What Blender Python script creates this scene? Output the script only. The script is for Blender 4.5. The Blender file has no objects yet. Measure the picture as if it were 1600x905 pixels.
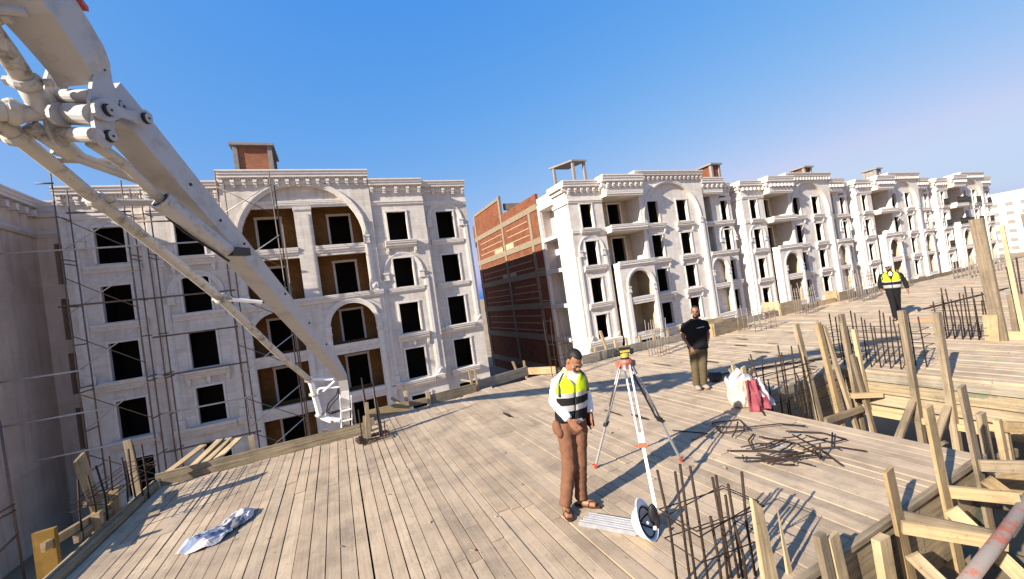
import bpy, bmesh, math, random
from mathutils import Vector, Matrix, noise
random.seed(7)
R = math.radians
scene = bpy.context.scene
COL = scene.collection

# ------------------------------------------------------------------ camera
cam_d = bpy.data.cameras.new("camera"); cam = bpy.data.objects.new("camera", cam_d); COL.objects.link(cam)
cam_d.sensor_width = 36.0; cam_d.lens = 630.6 / 1600 * 36.0
cam_d.clip_start = 0.05; cam_d.clip_end = 6000
roll, pitch, az = R(-8.16), R(0.59), R(24.05)
_cp, _sp, _cr, _sr = math.cos(pitch), math.sin(pitch), math.cos(roll), math.sin(roll)
_fw = Vector((0, _cp, _sp)); _u0 = Vector((0, -_sp, _cp)); _r0 = Vector((1, 0, 0))
_r = _cr * _r0 + _sr * _u0; _u = -_sr * _r0 + _cr * _u0
_rz = Matrix.Rotation(-az, 3, 'Z')
_r, _u, _fw = _rz @ _r, _rz @ _u, _rz @ _fw
cam.matrix_world = Matrix(((_r.x, _u.x, -_fw.x, 0), (_r.y, _u.y, -_fw.y, 0), (_r.z, _u.z, -_fw.z, 2.4), (0, 0, 0, 1)))
scene.camera = cam

# ------------------------------------------------------------------ world, sun, exposure
SUN_AZ, SUN_EL = R(195.5), R(27.5)            # direction towards the sun (math angle from +x)
w = bpy.data.worlds.new("World"); scene.world = w; w.use_nodes = True
nt = w.node_tree; bg = nt.nodes["Background"]
sky = nt.nodes.new("ShaderNodeTexSky"); sky.sky_type = 'NISHITA'; sky.sun_disc = False
sky.sun_elevation = SUN_EL; sky.sun_rotation = math.pi / 2 - SUN_AZ
sky.air_density = 1.0; sky.dust_density = 2.2; sky.ozone_density = 3.0; sky.altitude = 0
# the phone's colour rendering of the whole sky: one tone curve per channel, the same in every direction
sep = nt.nodes.new("ShaderNodeSeparateColor"); com = nt.nodes.new("ShaderNodeCombineColor"); nt.links.new(sky.outputs[0], sep.inputs[0])
for ch, (pw, ml, cap) in enumerate(((1.5, .57, 2.45), (.6, 1.19, 3.0), (.12, 3.2, 9))):
    a = nt.nodes.new("ShaderNodeMath"); a.operation = 'POWER'; a.inputs[1].default_value = pw
    m2 = nt.nodes.new("ShaderNodeMath"); m2.operation = 'MULTIPLY'; m2.inputs[1].default_value = ml
    nt.links.new(sep.outputs[ch], a.inputs[0]); nt.links.new(a.outputs[0], m2.inputs[0]); m3 = nt.nodes.new("ShaderNodeMath"); m3.operation = 'MINIMUM'; m3.inputs[1].default_value = cap; nt.links.new(m2.outputs[0], m3.inputs[0]); nt.links.new(m3.outputs[0], com.inputs[ch])
nt.links.new(com.outputs[0], bg.inputs[0]); bg.inputs[1].default_value = 0.10
sd = bpy.data.lights.new("sun", 'SUN'); sd.energy = 5.0; sd.angle = R(0.5); sd.color = (1.0, 0.90, 0.76)
so = bpy.data.objects.new("sun", sd); COL.objects.link(so)
sv = Vector((math.cos(SUN_AZ) * math.cos(SUN_EL), math.sin(SUN_AZ) * math.cos(SUN_EL), math.sin(SUN_EL)))
so.rotation_euler = sv.to_track_quat('Z', 'Y').to_euler(); so.location = (-40, -10, 40)
scene.view_settings.view_transform = 'Standard'; scene.view_settings.look = 'None'
scene.view_settings.exposure = 1.2; scene.view_settings.gamma = 1.0

# ------------------------------------------------------------------ helpers
WL = {}
def V(*a): return Vector(a)

class MB:
    """collects geometry for ONE mesh"""
    jit = 0.0
    def __init__(s): s.v = []; s.f = []; s.m = []; s.t = []; s.uv = []
    def add(s, vs, fs, m=0, t=None, uvs=None):
        o = len(s.v); s.v += [Vector(x) for x in vs]
        for i, f in enumerate(fs):
            s.f.append([o + k for k in f]); s.m.append(m); s.t.append(random.random() if t is None else t)
            s.uv.append(uvs[i] if uvs else None)
        return s
    def box(s, x0, x1, y0, y1, z0, z1, m=0, t=None):
        vs = [(x0,y0,z0),(x1,y0,z0),(x1,y1,z0),(x0,y1,z0),(x0,y0,z1),(x1,y0,z1),(x1,y1,z1),(x0,y1,z1)]
        if t is None: t = random.random()
        return s.add(vs, [(0,3,2,1),(4,5,6,7),(0,1,5,4),(1,2,6,5),(2,3,7,6),(3,0,4,7)], m, t)
    def beam(s, p, q, wd, th, up=(0,0,1), m=0, t=None, taper=1.0, skew=0.0):
        p = Vector(p); q = Vector(q); d = (q - p); L = d.length; d.normalize(); up = Vector(up)
        if abs(d.dot(up)) > .98: up = Vector((0,1,0))
        a = d.cross(up).normalized(); b = a.cross(d).normalized()
        vs = []
        for c, k in ((p, 1.0), (q, taper)):
            for sa, sb in ((-1,-1),(1,-1),(1,1),(-1,1)):
                sk = d * (skew * sa) if c is q else Vector()
                j_ = Vector((random.uniform(-1,1), random.uniform(-1,1), random.uniform(-1,1))) * s.jit
                vs.append(c + a * (sa * wd / 2 * k) + b * (sb * th / 2 * k) + sk + j_)
        if t is None: t = random.random()
        u0 = random.random() * 20; v0 = random.random() * 20
        side = lambda ww, o: [(u0, v0 + o), (u0, v0 + o + ww), (u0 + L, v0 + o + ww), (u0 + L, v0 + o)]
        fs = [(0,1,5,4),(1,2,6,5),(2,3,7,6),(3,0,4,7),(3,2,1,0),(4,5,6,7)]
        end = [(u0, v0), (u0 + wd*.1, v0), (u0 + wd*.1, v0 + th), (u0, v0 + th)]
        return s.add(vs, fs, m, t, [side(wd,0), side(th,wd), side(wd,wd+th), side(th,2*wd+th), end, end])
    def tube(s, pts, r, n=8, m=0, t=None, caps=True, ref=None, rb=None):
        pts = [Vector(p) for p in pts]; N = len(pts)
        ra = r if isinstance(r, (list, tuple)) else [r] * N
        rb = ra if rb is None else (rb if isinstance(rb, (list, tuple)) else [rb] * N)
        tan = []
        for i in range(N):
            a = pts[max(i-1, 0)]; b = pts[min(i+1, N-1)]; tan.append((b - a).normalized())
        u = Vector(ref) if ref else (Vector((0,0,1)) if abs(tan[0].z) < .9 else Vector((1,0,0)))
        rings = []; o = len(s.v)
        for i in range(N):
            u = (u - tan[i] * u.dot(tan[i])).normalized(); vv = tan[i].cross(u)
            for k in range(n):
                an = 2 * math.pi * k / n
                s.v.append(pts[i] + u * (math.cos(an) * ra[i]) + vv * (math.sin(an) * rb[i]))
            if ref: u = Vector(ref)
        if t is None: t = random.random()
        for i in range(N - 1):
            for k in range(n):
                k2 = (k + 1) % n
                s.f.append([o+i*n+k, o+i*n+k2, o+(i+1)*n+k2, o+(i+1)*n+k]); s.m.append(m); s.t.append(t); s.uv.append(None)
        if caps:
            s.f.append([o + k for k in range(n)][::-1]); s.m.append(m); s.t.append(t); s.uv.append(None)
            s.f.append([o + (N-1)*n + k for k in range(n)]); s.m.append(m); s.t.append(t); s.uv.append(None)
        return s
    def prism(s, poly, off, m=0, t=None):
        """polygon (list of 3-D points) extruded by vector off"""
        off = Vector(off); n = len(poly); vs = [Vector(p) for p in poly] + [Vector(p) + off for p in poly]
        fs = [list(range(n))[::-1], list(range(n, 2*n))] + [(i, (i+1) % n, n + (i+1) % n, n + i) for i in range(n)]
        return s.add(vs, fs, m, random.random() if t is None else t)
    def profile(s, x0, x1, y, prof, m=0, t=.5):
        """closed profile [(out, z)..] (out = distance in front of y, towards -y) extruded along x"""
        return s.prism([(x0, y - o, z) for o, z in prof], (x1 - x0, 0, 0), m, t)
    def ball(s, c, rx, ry, rz, n=10, k=7, m=0, t=None, rot=None):
        c = Vector(c); pts = []; o = len(s.v)
        for j in range(k + 1):
            ph = math.pi * j / k
            for i in range(n):
                a = 2 * math.pi * i / n
                p = Vector((rx*math.sin(ph)*math.cos(a), ry*math.sin(ph)*math.sin(a), rz*math.cos(ph)))
                if rot is not None: p = rot @ p
                s.v.append(c + p)
        t = random.random() if t is None else t
        for j in range(k):
            for i in range(n):
                i2 = (i+1) % n
                s.f.append([o+j*n+i, o+(j+1)*n+i, o+(j+1)*n+i2, o+j*n+i2]); s.m.append(m); s.t.append(t); s.uv.append(None)
        return s
    def mesh(s, name, mats, off=(0,0,0), smooth=False, fix=False):
        off = Vector(off); me = bpy.data.meshes.new(name)
        me.from_pydata([tuple(v - off) for v in s.v], [], s.f)
        for mt in (mats if isinstance(mats, (list, tuple)) else [mats]): me.materials.append(mt)
        me.polygons.foreach_set("material_index", s.m)
        at = me.attributes.new("tint", 'FLOAT', 'FACE'); at.data.foreach_set("value", s.t)
        if any(u is not None for u in s.uv):
            ul = me.uv_layers.new(name="UVMap"); i = 0
            for f, u in zip(s.f, s.uv):
                for k in range(len(f)):
                    ul.data[i].uv = u[k] if u else (s.v[f[k]].x + s.v[f[k]].y, s.v[f[k]].z); i += 1
        if fix:
            bm = bmesh.new(); bm.from_mesh(me); bmesh.ops.remove_doubles(bm, verts=bm.verts, dist=1e-5)
            bmesh.ops.recalc_face_normals(bm, faces=bm.faces); bm.to_mesh(me); bm.free()
        if smooth: me.polygons.foreach_set("use_smooth", [True] * len(me.polygons))
        me.update(); return me

def tag(o, label=None, cat=None, group=None, kind=None):
    if label: o["label"] = label
    if cat: o["category"] = cat
    if group: o["group"] = group
    if kind: o["kind"] = kind
    return o
def link(o, parent, loc):
    COL.objects.link(o); loc = Vector(loc); WL[o.name] = loc
    if parent is not None:
        o.parent = parent; o.location = loc - WL[parent.name]
    else: o.location = loc
    return o
def root(name, label, cat, loc=(0,0,0), group=None, kind=None):
    o = bpy.data.objects.new(name, None); o.empty_display_size = .2
    link(o, None, loc); return tag(o, label, cat, group, kind)
def part(name, mb, mats, parent, loc=None, smooth=False, label=None, kind=None, fix=False):
    """mesh object, geometry given in world coordinates"""
    loc = Vector(loc) if loc is not None else (WL[parent.name] if parent is not None else Vector())
    me = mb.mesh(name, mats, loc, smooth, fix) if isinstance(mb, MB) else mb
    o = bpy.data.objects.new(name, me); link(o, parent, loc)
    return tag(o, label, None, None, kind)
def single(name, mb, mats, label, cat, loc, group=None, kind=None, smooth=False, fix=False):
    o = part(name, mb, mats, None, loc, smooth, fix=fix); return tag(o, label, cat, group, kind)
def inst(name, me, parent, loc):
    o = bpy.data.objects.new(name, me); return link(o, parent, loc)
def remesh(mb, name, mats, vox, off, sm=2):
    """fuse overlapping closed pieces into one continuous surface"""
    me = mb.mesh(name + "_src", mats, (0,0,0))
    o = bpy.data.objects.new("tmp", me); COL.objects.link(o)
    r = o.modifiers.new("r", 'REMESH'); r.mode = 'VOXEL'; r.voxel_size = vox; r.use_smooth_shade = True
    if sm:
        k = o.modifiers.new("s", 'SMOOTH'); k.iterations = sm; k.factor = .5
    dg = bpy.context.evaluated_depsgraph_get(); dg.update()
    out = bpy.data.meshes.new_from_object(o.evaluated_get(dg))
    out.name = name; out.transform(Matrix.Translation(-Vector(off)))
    bpy.data.objects.remove(o); bpy.data.meshes.remove(me)
    if len(out.materials) == 0:
        for mt in (mats if isinstance(mats, (list, tuple)) else [mats]): out.materials.append(mt)
    return out

# ------------------------------------------------------------------ materials
def mat(name, rough=.8, spec=.3):
    m = bpy.data.materials.new(name); m.use_nodes = True
    b = m.node_tree.nodes["Principled BSDF"]; b.inputs["Roughness"].default_value = rough
    b.inputs["Specular IOR Level"].default_value = spec
    return m, m.node_tree, b
def N(nt, t, **kw):
    n = nt.nodes.new(t)
    for k, v in kw.items():
        if k in n.inputs: n.inputs[k].default_value = v
        else: setattr(n, k, v)
    return n
def mixc(nt, fac, a, b, bt='MIX'):
    n = nt.nodes.new("ShaderNodeMix"); n.data_type = 'RGBA'; n.blend_type = bt
    for i, x in ((0, fac), (6, a), (7, b)):
        if hasattr(x, "links") or isinstance(x, bpy.types.NodeSocket): nt.links.new(x, n.inputs[i])
        else: n.inputs[i].default_value = x if i == 0 else (*x, 1)
    return n.outputs[2]
def ramp(nt, src, stops):
    n = nt.nodes.new("ShaderNodeValToRGB"); nt.links.new(src, n.inputs[0]); e = n.color_ramp.elements
    e[0].position, e[0].color = stops[0][0], (*([stops[0][1]]*3 if not isinstance(stops[0][1], tuple) else stops[0][1]), 1)
    e[1].position, e[1].color = stops[-1][0], (*([stops[-1][1]]*3 if not isinstance(stops[-1][1], tuple) else stops[-1][1]), 1)
    for p, c in stops[1:-1]:
        k = e.new(p); k.color = (*([c]*3 if not isinstance(c, tuple) else c), 1)
    return n.outputs[0]
def bump(nt, b, src, strength, dist=.01):
    n = N(nt, "ShaderNodeBump", Strength=strength, Distance=dist); nt.links.new(src, n.inputs["Height"]); nt.links.new(n.outputs[0], b.inputs["Normal"])
def flat(name, c, rough=.7, spec=.3, metal=0, var=.15, scale=6.0, bmp=0):
    m, nt, b = mat(name, rough, spec); b.inputs["Metallic"].default_value = metal
    tc = N(nt, "ShaderNodeNewGeometry"); nz = N(nt, "ShaderNodeTexNoise", Scale=scale, Detail=6.0, Roughness=.65)
    nt.links.new(tc.outputs["Position"], nz.inputs["Vector"])
    f = ramp(nt, nz.outputs[0], [(.3, 1 - var), (.7, 1 + 0*var)])
    nt.links.new(mixc(nt, 1.0, c, f, 'MULTIPLY'), b.inputs["Base Color"])
    if bmp: bump(nt, b, nz.outputs[0], bmp, .02)
    return m
def wood(name, c1, c2, dark=.5, grain=1.0, stain=None, rough=.85, spots=None):
    m, nt, b = mat(name, rough, .15)
    uv = N(nt, "ShaderNodeUVMap"); mp = N(nt, "ShaderNodeMapping"); mp.inputs["Scale"].default_value = (1.3, 34, 1)
    nt.links.new(uv.outputs[0], mp.inputs[0])
    g = N(nt, "ShaderNodeTexNoise", Scale=1.0, Detail=5.0, Roughness=.7, Distortion=.4); nt.links.new(mp.outputs[0], g.inputs["Vector"])
    at = N(nt, "ShaderNodeAttribute", attribute_name="tint")
    base = mixc(nt, at.outputs["Fac"], c1, c2)
    base = mixc(nt, 1.0, base, ramp(nt, g.outputs[0], [(.32, 1 - dark * grain), (.62, 1.0), (.85, 1.06)]), 'MULTIPLY')
    geo = N(nt, "ShaderNodeNewGeometry")
    n2 = N(nt, "ShaderNodeTexNoise", Scale=1.7, Detail=8.0, Roughness=.7); nt.links.new(geo.outputs["Position"], n2.inputs["Vector"])
    base = mixc(nt, 1.0, base, ramp(nt, n2.outputs[0], [(.34, (.66, .67, .68)), (.55, (1, 1, 1)), (.75, (1.08, 1.03, .98))]), 'MULTIPLY')
    n3 = N(nt, "ShaderNodeTexNoise", Scale=26.0, Detail=3.0); nt.links.new(geo.outputs["Position"], n3.inputs["Vector"])
    base = mixc(nt, 1.0, base, ramp(nt, n3.outputs[0], [(.27, .62), (.36, 1.0)]), 'MULTIPLY')
    if spots:
        n4 = N(nt, "ShaderNodeTexNoise", Scale=spots[1], Detail=4.0, Roughness=.6); nt.links.new(geo.outputs["Position"], n4.inputs["Vector"])
        base = mixc(nt, ramp(nt, n4.outputs[0], [(spots[2], 0.0), (spots[2] + .05, .8)]), base, spots[0])
    nt.links.new(base, b.inputs["Base Color"]); bump(nt, b, g.outputs[0], .35, .004)
    return m
def stone(name, c, course=.2, length=.5, joint=.65, dirt=.25):
    m, nt, b = mat(name, .75, .25)
    geo = N(nt, "ShaderNodeNewGeometry"); sp = N(nt, "ShaderNodeSeparateXYZ"); nt.links.new(geo.outputs["Position"], sp.inputs[0])
    ad = N(nt, "ShaderNodeMath", operation='ADD'); nt.links.new(sp.outputs[0], ad.inputs[0]); nt.links.new(sp.outputs[1], ad.inputs[1])
    cb = N(nt, "ShaderNodeCombineXYZ"); nt.links.new(ad.outputs[0], cb.inputs[0]); nt.links.new(sp.outputs[2], cb.inputs[1])
    br = N(nt, "ShaderNodeTexBrick", Scale=1.0); br.inputs["Brick Width"].default_value = length; br.inputs["Row Height"].default_value = course
    br.inputs["Mortar Size"].default_value = .012; br.inputs["Mortar Smooth"].default_value = .6
    br.inputs["Color1"].default_value = (*c, 1); br.inputs["Color2"].default_value = (c[0]*.90, c[1]*.885, c[2]*.875, 1)
    br.inputs["Mortar"].default_value = (c[0]*joint, c[1]*joint, c[2]*joint, 1)
    nt.links.new(cb.outputs[0], br.inputs["Vector"])
    nz = N(nt, "ShaderNodeTexNoise", Scale=.7, Detail=8.0, Roughness=.7); nt.links.new(geo.outputs["Position"], nz.inputs["Vector"])
    d = ramp(nt, nz.outputs[0], [(.3, (1 - dirt, 1 - dirt*1.05, 1 - dirt*1.15)), (.62, (1, 1, 1))])
    mp = N(nt, "ShaderNodeMapping"); mp.inputs["Scale"].default_value = (3, 3, .25); nt.links.new(geo.outputs["Position"], mp.inputs[0])
    n2 = N(nt, "ShaderNodeTexNoise", Scale=1.2, Detail=5.0); nt.links.new(mp.outputs[0], n2.inputs["Vector"])
    d2 = ramp(nt, n2.outputs[0], [(.32, (.85, .82, .79)), (.48, (1, 1, 1))])
    b2 = N(nt, "ShaderNodeTexBrick", Scale=1.0); b2.inputs["Brick Width"].default_value = length*2.6; b2.inputs["Row Height"].default_value = course*3
    b2.inputs["Mortar Size"].default_value = 0.0; b2.inputs["Color1"].default_value = (1, 1, 1, 1); b2.inputs["Color2"].default_value = (.92, .91, .90, 1); b2.inputs["Mortar"].default_value = (1, 1, 1, 1)
    nt.links.new(cb.outputs[0], b2.inputs["Vector"])
    n5 = N(nt, "ShaderNodeTexNoise", Scale=4.5, Detail=6.0, Roughness=.7); nt.links.new(geo.outputs["Position"], n5.inputs["Vector"])
    d2 = mixc(nt, 1.0, mixc(nt, 1.0, d2, b2.outputs["Color"], 'MULTIPLY'), ramp(nt, n5.outputs[0], [(.30, .88), (.42, 1.0)]), 'MULTIPLY')
    nt.links.new(mixc(nt, 1.0, mixc(nt, 1.0, br.outputs["Color"], d, 'MULTIPLY'), d2, 'MULTIPLY'), b.inputs["Base Color"])
    bump(nt, b, br.outputs["Fac"], -.25, .02)
    return m
def brick(name, c1, c2, mortar, w_=.25, h_=.075, dirt=.35):
    m, nt, b = mat(name, .9, .1)
    geo = N(nt, "ShaderNodeNewGeometry"); sp = N(nt, "ShaderNodeSeparateXYZ"); nt.links.new(geo.outputs["Position"], sp.inputs[0])
    ad = N(nt, "ShaderNodeMath", operation='ADD'); nt.links.new(sp.outputs[0], ad.inputs[0]); nt.links.new(sp.outputs[1], ad.inputs[1])
    cb = N(nt, "ShaderNodeCombineXYZ"); nt.links.new(ad.outputs[0], cb.inputs[0]); nt.links.new(sp.outputs[2], cb.inputs[1])
    br = N(nt, "ShaderNodeTexBrick", Scale=1.0); br.inputs["Brick Width"].default_value = w_; br.inputs["Row Height"].default_value = h_
    br.inputs["Mortar Size"].default_value = .008; br.inputs["Color1"].default_value = (*c1, 1); br.inputs["Color2"].default_value = (*c2, 1); br.inputs["Mortar"].default_value = (*mortar, 1)
    nt.links.new(cb.outputs[0], br.inputs["Vector"])
    nz = N(nt, "ShaderNodeTexNoise", Scale=1.1, Detail=8.0, Roughness=.7); nt.links.new(geo.outputs["Position"], nz.inputs["Vector"])
    n2 = N(nt, "ShaderNodeTexNoise", Scale=5.0, Detail=4.0); nt.links.new(geo.outputs["Position"], n2.inputs["Vector"])
    col = mixc(nt, 1.0, br.outputs["Color"], ramp(nt, nz.outputs[0], [(.3, 1 - dirt), (.6, 1.0)]), 'MULTIPLY')
    col = mixc(nt, ramp(nt, n2.outputs[0], [(.64, 0.0), (.72, .75)]), col, mortar)
    nt.links.new(col, b.inputs["Base Color"]); bump(nt, b, br.outputs["Fac"], -.4, .02)
    return m
def paint(name, c, grime, lo=.5, hi=.68, rough=.45, scale=3.0):
    m, nt, b = mat(name, rough, .4)
    geo = N(nt, "ShaderNodeNewGeometry"); nz = N(nt, "ShaderNodeTexNoise", Scale=scale, Detail=9.0, Roughness=.75); nt.links.new(geo.outputs["Position"], nz.inputs["Vector"])
    n2 = N(nt, "ShaderNodeTexNoise", Scale=scale * 7, Detail=6.0, Roughness=.7); nt.links.new(geo.outputs["Position"], n2.inputs["Vector"])
    col = mixc(nt, ramp(nt, nz.outputs[0], [(lo, 0.0), (hi, 1.0)]), c, grime)
    col = mixc(nt, ramp(nt, n2.outputs[0], [(.66, 0.0), (.74, .8)]), col, (grime[0]*.5, grime[1]*.45, grime[2]*.4))
    nt.links.new(col, b.inputs["Base Color"]); bump(nt, b, n2.outputs[0], .15, .01)
    return m

M = {}
M['deck'] = wood("deck_board_wood", (.39, .295, .203), (.475, .368, .255), .22, 1.0, spots=((.62, .27, .07), .9, .70))
M['deckfar'] = wood("deck_board_wood_far", (.425, .328, .228), (.485, .378, .262), .18, 1.0, spots=((.60, .26, .09), .55, .66))
M['pine'] = wood("fresh_pine", (.38, .27, .145), (.55, .42, .25), .40, 1.0, spots=((.55, .28, .06), 2.5, .68))
M['oldpine'] = wood("weathered_pine", (.23, .18, .125), (.41, .32, .21), .5, 1.0)
M['formply'] = wood("stained_formwork", (.26, .21, .14), (.38, .30, .19), .55, 1.0, spots=((.10, .13, .09), 1.6, .60))
M['greyply'] = wood("grey_formwork", (.27, .24, .19), (.36, .31, .24), .5, 1.0)
M['yelpaint'] = flat("yellow_painted_board", (.24, .14, .03), .7, .2, 0, .3, 9)
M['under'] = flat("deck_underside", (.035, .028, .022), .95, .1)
M['stone'] = stone("limestone_cladding", (.68, .632, .575), .2, .5, .84, .2)
M['stone2'] = stone("limestone_cladding_bright", (.71, .662, .605), .2, .5, .88, .15)
M['plaster'] = flat("pale_plaster", (.62, .57, .54), .8, .2, 0, .18, 2.5)
M['trim'] = flat("carved_trim", (.68, .635, .58), .75, .25, 0, .2, 4, .1)
M['shadestone'] = stone("brownish_render", (.72, .59, .48), .9, 3.0, .9, .2)
M['ochre'] = brick("ochre_brick_back_wall", (.26, .12, .035), (.20, .09, .03), (.22, .13, .06))
M['brick'] = brick("red_brick", (.19, .058, .030), (.135, .040, .021), (.24, .13, .075))
M['brick2'] = brick("dark_red_brick", (.34, .12, .06), (.26, .085, .045), (.30, .2, .14))
M['concrete'] = flat("raw_concrete", (.26, .21, .15), .9, .15, 0, .35, 3, .2)
M['greycon'] = flat("grey_concrete", (.27, .245, .225), .9, .15, 0, .3, 3, .2)
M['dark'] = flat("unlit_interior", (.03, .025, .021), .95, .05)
M['tan'] = flat("tan_plaster", (.46, .36, .24), .9, .1, 0, .25, 1.5)
M['rust'] = flat("rusty_rebar", (.052, .033, .024), .8, .3, .3, .5, 30)
M['rustlight'] = flat("pale_rebar", (.30, .25, .21), .7, .3, .2, .4, 30)
M['pipe'] = flat("scaffold_tube", (.20, .145, .105), .6, .4, .3, .5, 8)
M['pipelight'] = flat("galvanised_tube", (.55, .50, .45), .5, .5, .3, .3, 8)
M['boom'] = paint("white_boom_paint", (.40, .39, .39), (.22, .195, .16), .50, .80)
M['boomend'] = paint("clean_white_paint", (.80, .80, .80), (.55, .52, .48), .6, .8)
M['boompipe'] = paint("dirty_cream_pipe_paint", (.44, .425, .40), (.13, .105, .08), .50, .66, .5, 5.0)
M['pin'] = flat("dark_gap_metal", (.03, .028, .026), .6, .4, .4)
M['blackrub'] = flat("black_rubber", (.015, .015, .016), .6, .4)
M['redmark'] = flat("red_reflector", (.45, .05, .02), .4, .5)
M['ground'] = flat("sandy_ground", (.36, .27, .18), .95, .1, 0, .35, .15)
M['white'] = flat("white_paint", (.80, .78, .76), .5, .4, 0, .08, 4)
M['farwhite'] = flat("far_white_render", (.80, .77, .74), .8, .2, 0, .08, .3)
M['alu'] = flat("aluminium", (.36, .36, .375), .42, .5, .35, .25, 14)
# ------------------------------------------------------------------ setting: ground and far haze-free horizon
g = MB(); g.add([(-3000,-3000,-6.4),(3000,-3000,-6.4),(3000,3000,-6.4),(-3000,3000,-6.4)], [(0,1,2,3)])
single("ground", g, M['ground'], "sandy ground of the building site far below the timber deck", None, (0,0,-6.4), kind="structure")

# ------------------------------------------------------------------ the timber deck
def deck_areas():
    # (x0, x1, y0, y1)
    return [(-3.05, .40, -1.5, 8.9), (.40, 2.72, -1.5, 10.0), (2.72, 4.7, 2.02, 10.15), (4.7, 6.02, 2.02, 10.3)]
deck = MB()
for x0, x1, y0, y1 in [(-3.02,2.70,-1.5,8.9),(.42,2.70,8.9,9.98),(2.70,6.0,2.06,10.1),(6.0,45,4.92,11.0),(9.16,45,-6,4.92),(3.0,9.0,-1.5,1.25)]:
    deck.box(x0, x1, y0, y1, -.30, -.055)
D = root("deck", "formwork deck of weathered tan boards that the men stand on", None, (0,0,0), kind="structure")
part("decking_base", deck, M['under'], D)
rnd = random.Random(3)
seams = [9.25, 6.9, 3.95, 1.7, -1.5]
nb = 0
def board_box(mb, x0, x1, y0, y1, z):
    a = rnd.uniform(-.004, .004); b = rnd.uniform(-.004, .004)
    u0, v0 = rnd.random()*30, rnd.random()*30; W_ = x1-x0; L = y1-y0; t = rnd.random()
    vs = [(x0,y0,z-.05),(x1,y0,z-.05),(x1,y1,z-.05),(x0,y1,z-.05),(x0,y0,z+a),(x1,y0,z-a),(x1,y1,z-a+b),(x0,y1,z+a+b)]
    fs = [(4,5,6,7),(0,1,5,4),(1,2,6,5),(2,3,7,6),(3,0,4,7)]
    uv = [[(u0,v0),(u0,v0+W_),(u0+L,v0+W_),(u0+L,v0)]] + [[(u0,v0),(u0+.1,v0),(u0+.1,v0+.05),(u0,v0+.05)]]*4
    mb.add(vs, fs, 0, t, uv)
x = -3.02
far = MB()
while x < 6.0:
    wd = rnd.uniform(.112, .160); x1 = min(x + wd, 6.02); xm = (x + x1)/2
    for ax0, ax1, y0, y1 in deck_areas():
        if ax0 <= xm < ax1:
            cuts = [y1] + [s + (rnd.uniform(-.06, .06) if rnd.random() < .8 else rnd.uniform(-.7, .7)) + (.35 if int(xm*1.1) % 2 else -.2) for s in seams if y0 + .5 < s < y1 - .35] + [y0]
            for i in range(len(cuts)-1):
                m_ = MB(); board_box(m_, x + .004, x1 - (rnd.uniform(.003,.009) if rnd.random() < .9 else rnd.uniform(.010,.015)), cuts[i+1] + .006, cuts[i] - .004, rnd.uniform(-.004, .004))
                part("board", m_, M['deck'], D, ((x+x1)/2, (cuts[i]+cuts[i+1])/2, 0)); nb += 1
    x = x1
# receding part of the deck: too fine to pick apart
x = 6.03
while x < 44:
    wd = rnd.uniform(.13, .19) * (1 if x < 20 else 2.0); x1 = x + wd
    y0 = 4.9 if x1 < 9.14 else -5.5
    y1 = 10.3 if x < 11.3 else 10.6
    cuts = [y1]; yy = y1 - rnd.uniform(.4, 3)
    while yy > y0 + .4: cuts.append(yy); yy -= rnd.uniform(2.2, 4.2)
    cuts.append(y0)
    for i in range(len(cuts)-1): board_box(far, x + .005, x1 - rnd.uniform(.004, .014), cuts[i+1] + .006, cuts[i] - .006, rnd.uniform(-.008, .008))
    x = x1
part("far_boards", far, M['deckfar'], D, kind="stuff")
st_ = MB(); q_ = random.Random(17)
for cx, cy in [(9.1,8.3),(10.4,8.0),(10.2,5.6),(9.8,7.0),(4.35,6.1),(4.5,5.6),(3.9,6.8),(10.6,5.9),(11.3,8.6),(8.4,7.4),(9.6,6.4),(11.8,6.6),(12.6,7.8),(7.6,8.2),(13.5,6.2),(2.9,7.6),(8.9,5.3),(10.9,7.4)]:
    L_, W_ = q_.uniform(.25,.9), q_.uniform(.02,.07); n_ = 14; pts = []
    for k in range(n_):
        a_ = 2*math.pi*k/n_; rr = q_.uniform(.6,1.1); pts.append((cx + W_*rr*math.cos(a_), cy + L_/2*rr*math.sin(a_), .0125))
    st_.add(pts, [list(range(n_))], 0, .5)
part("slot_shade_and_wet_marks", st_, M['under'], D, kind="stuff")  # flat dark patches: shade of open board slots put in as colour, plus wet marks
ch = MB()
for k in range(60):
    cx, cy = q_.uniform(-2.6, 10), q_.uniform(2.4, 9.6)
    if cx > 6 and cy < 5.1: continue
    a_ = q_.uniform(0, 3.1); d_ = Vector((math.cos(a_), math.sin(a_), 0))*q_.uniform(.008,.035); ch.jit = .003
    ch.beam(Vector((cx,cy,.016)) - d_, Vector((cx,cy,.02)) + d_, q_.uniform(.006,.018), .006)
part("wood_chips", ch, M['pine'], D, kind="stuff")
# boards of the walkway by the camera run the other way
y = 1.22
while y > -.6:
    m_ = MB(); wd = rnd.uniform(.16, .22); t = rnd.random()
    m_.beam((3.0, y - wd/2, -.02), (8.6, y - wd/2, -.02), wd - .012, .05, m=0, t=t); part("board", m_, M['greyply'], D, (5.8, y - wd/2, 0)); y -= wd

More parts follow.
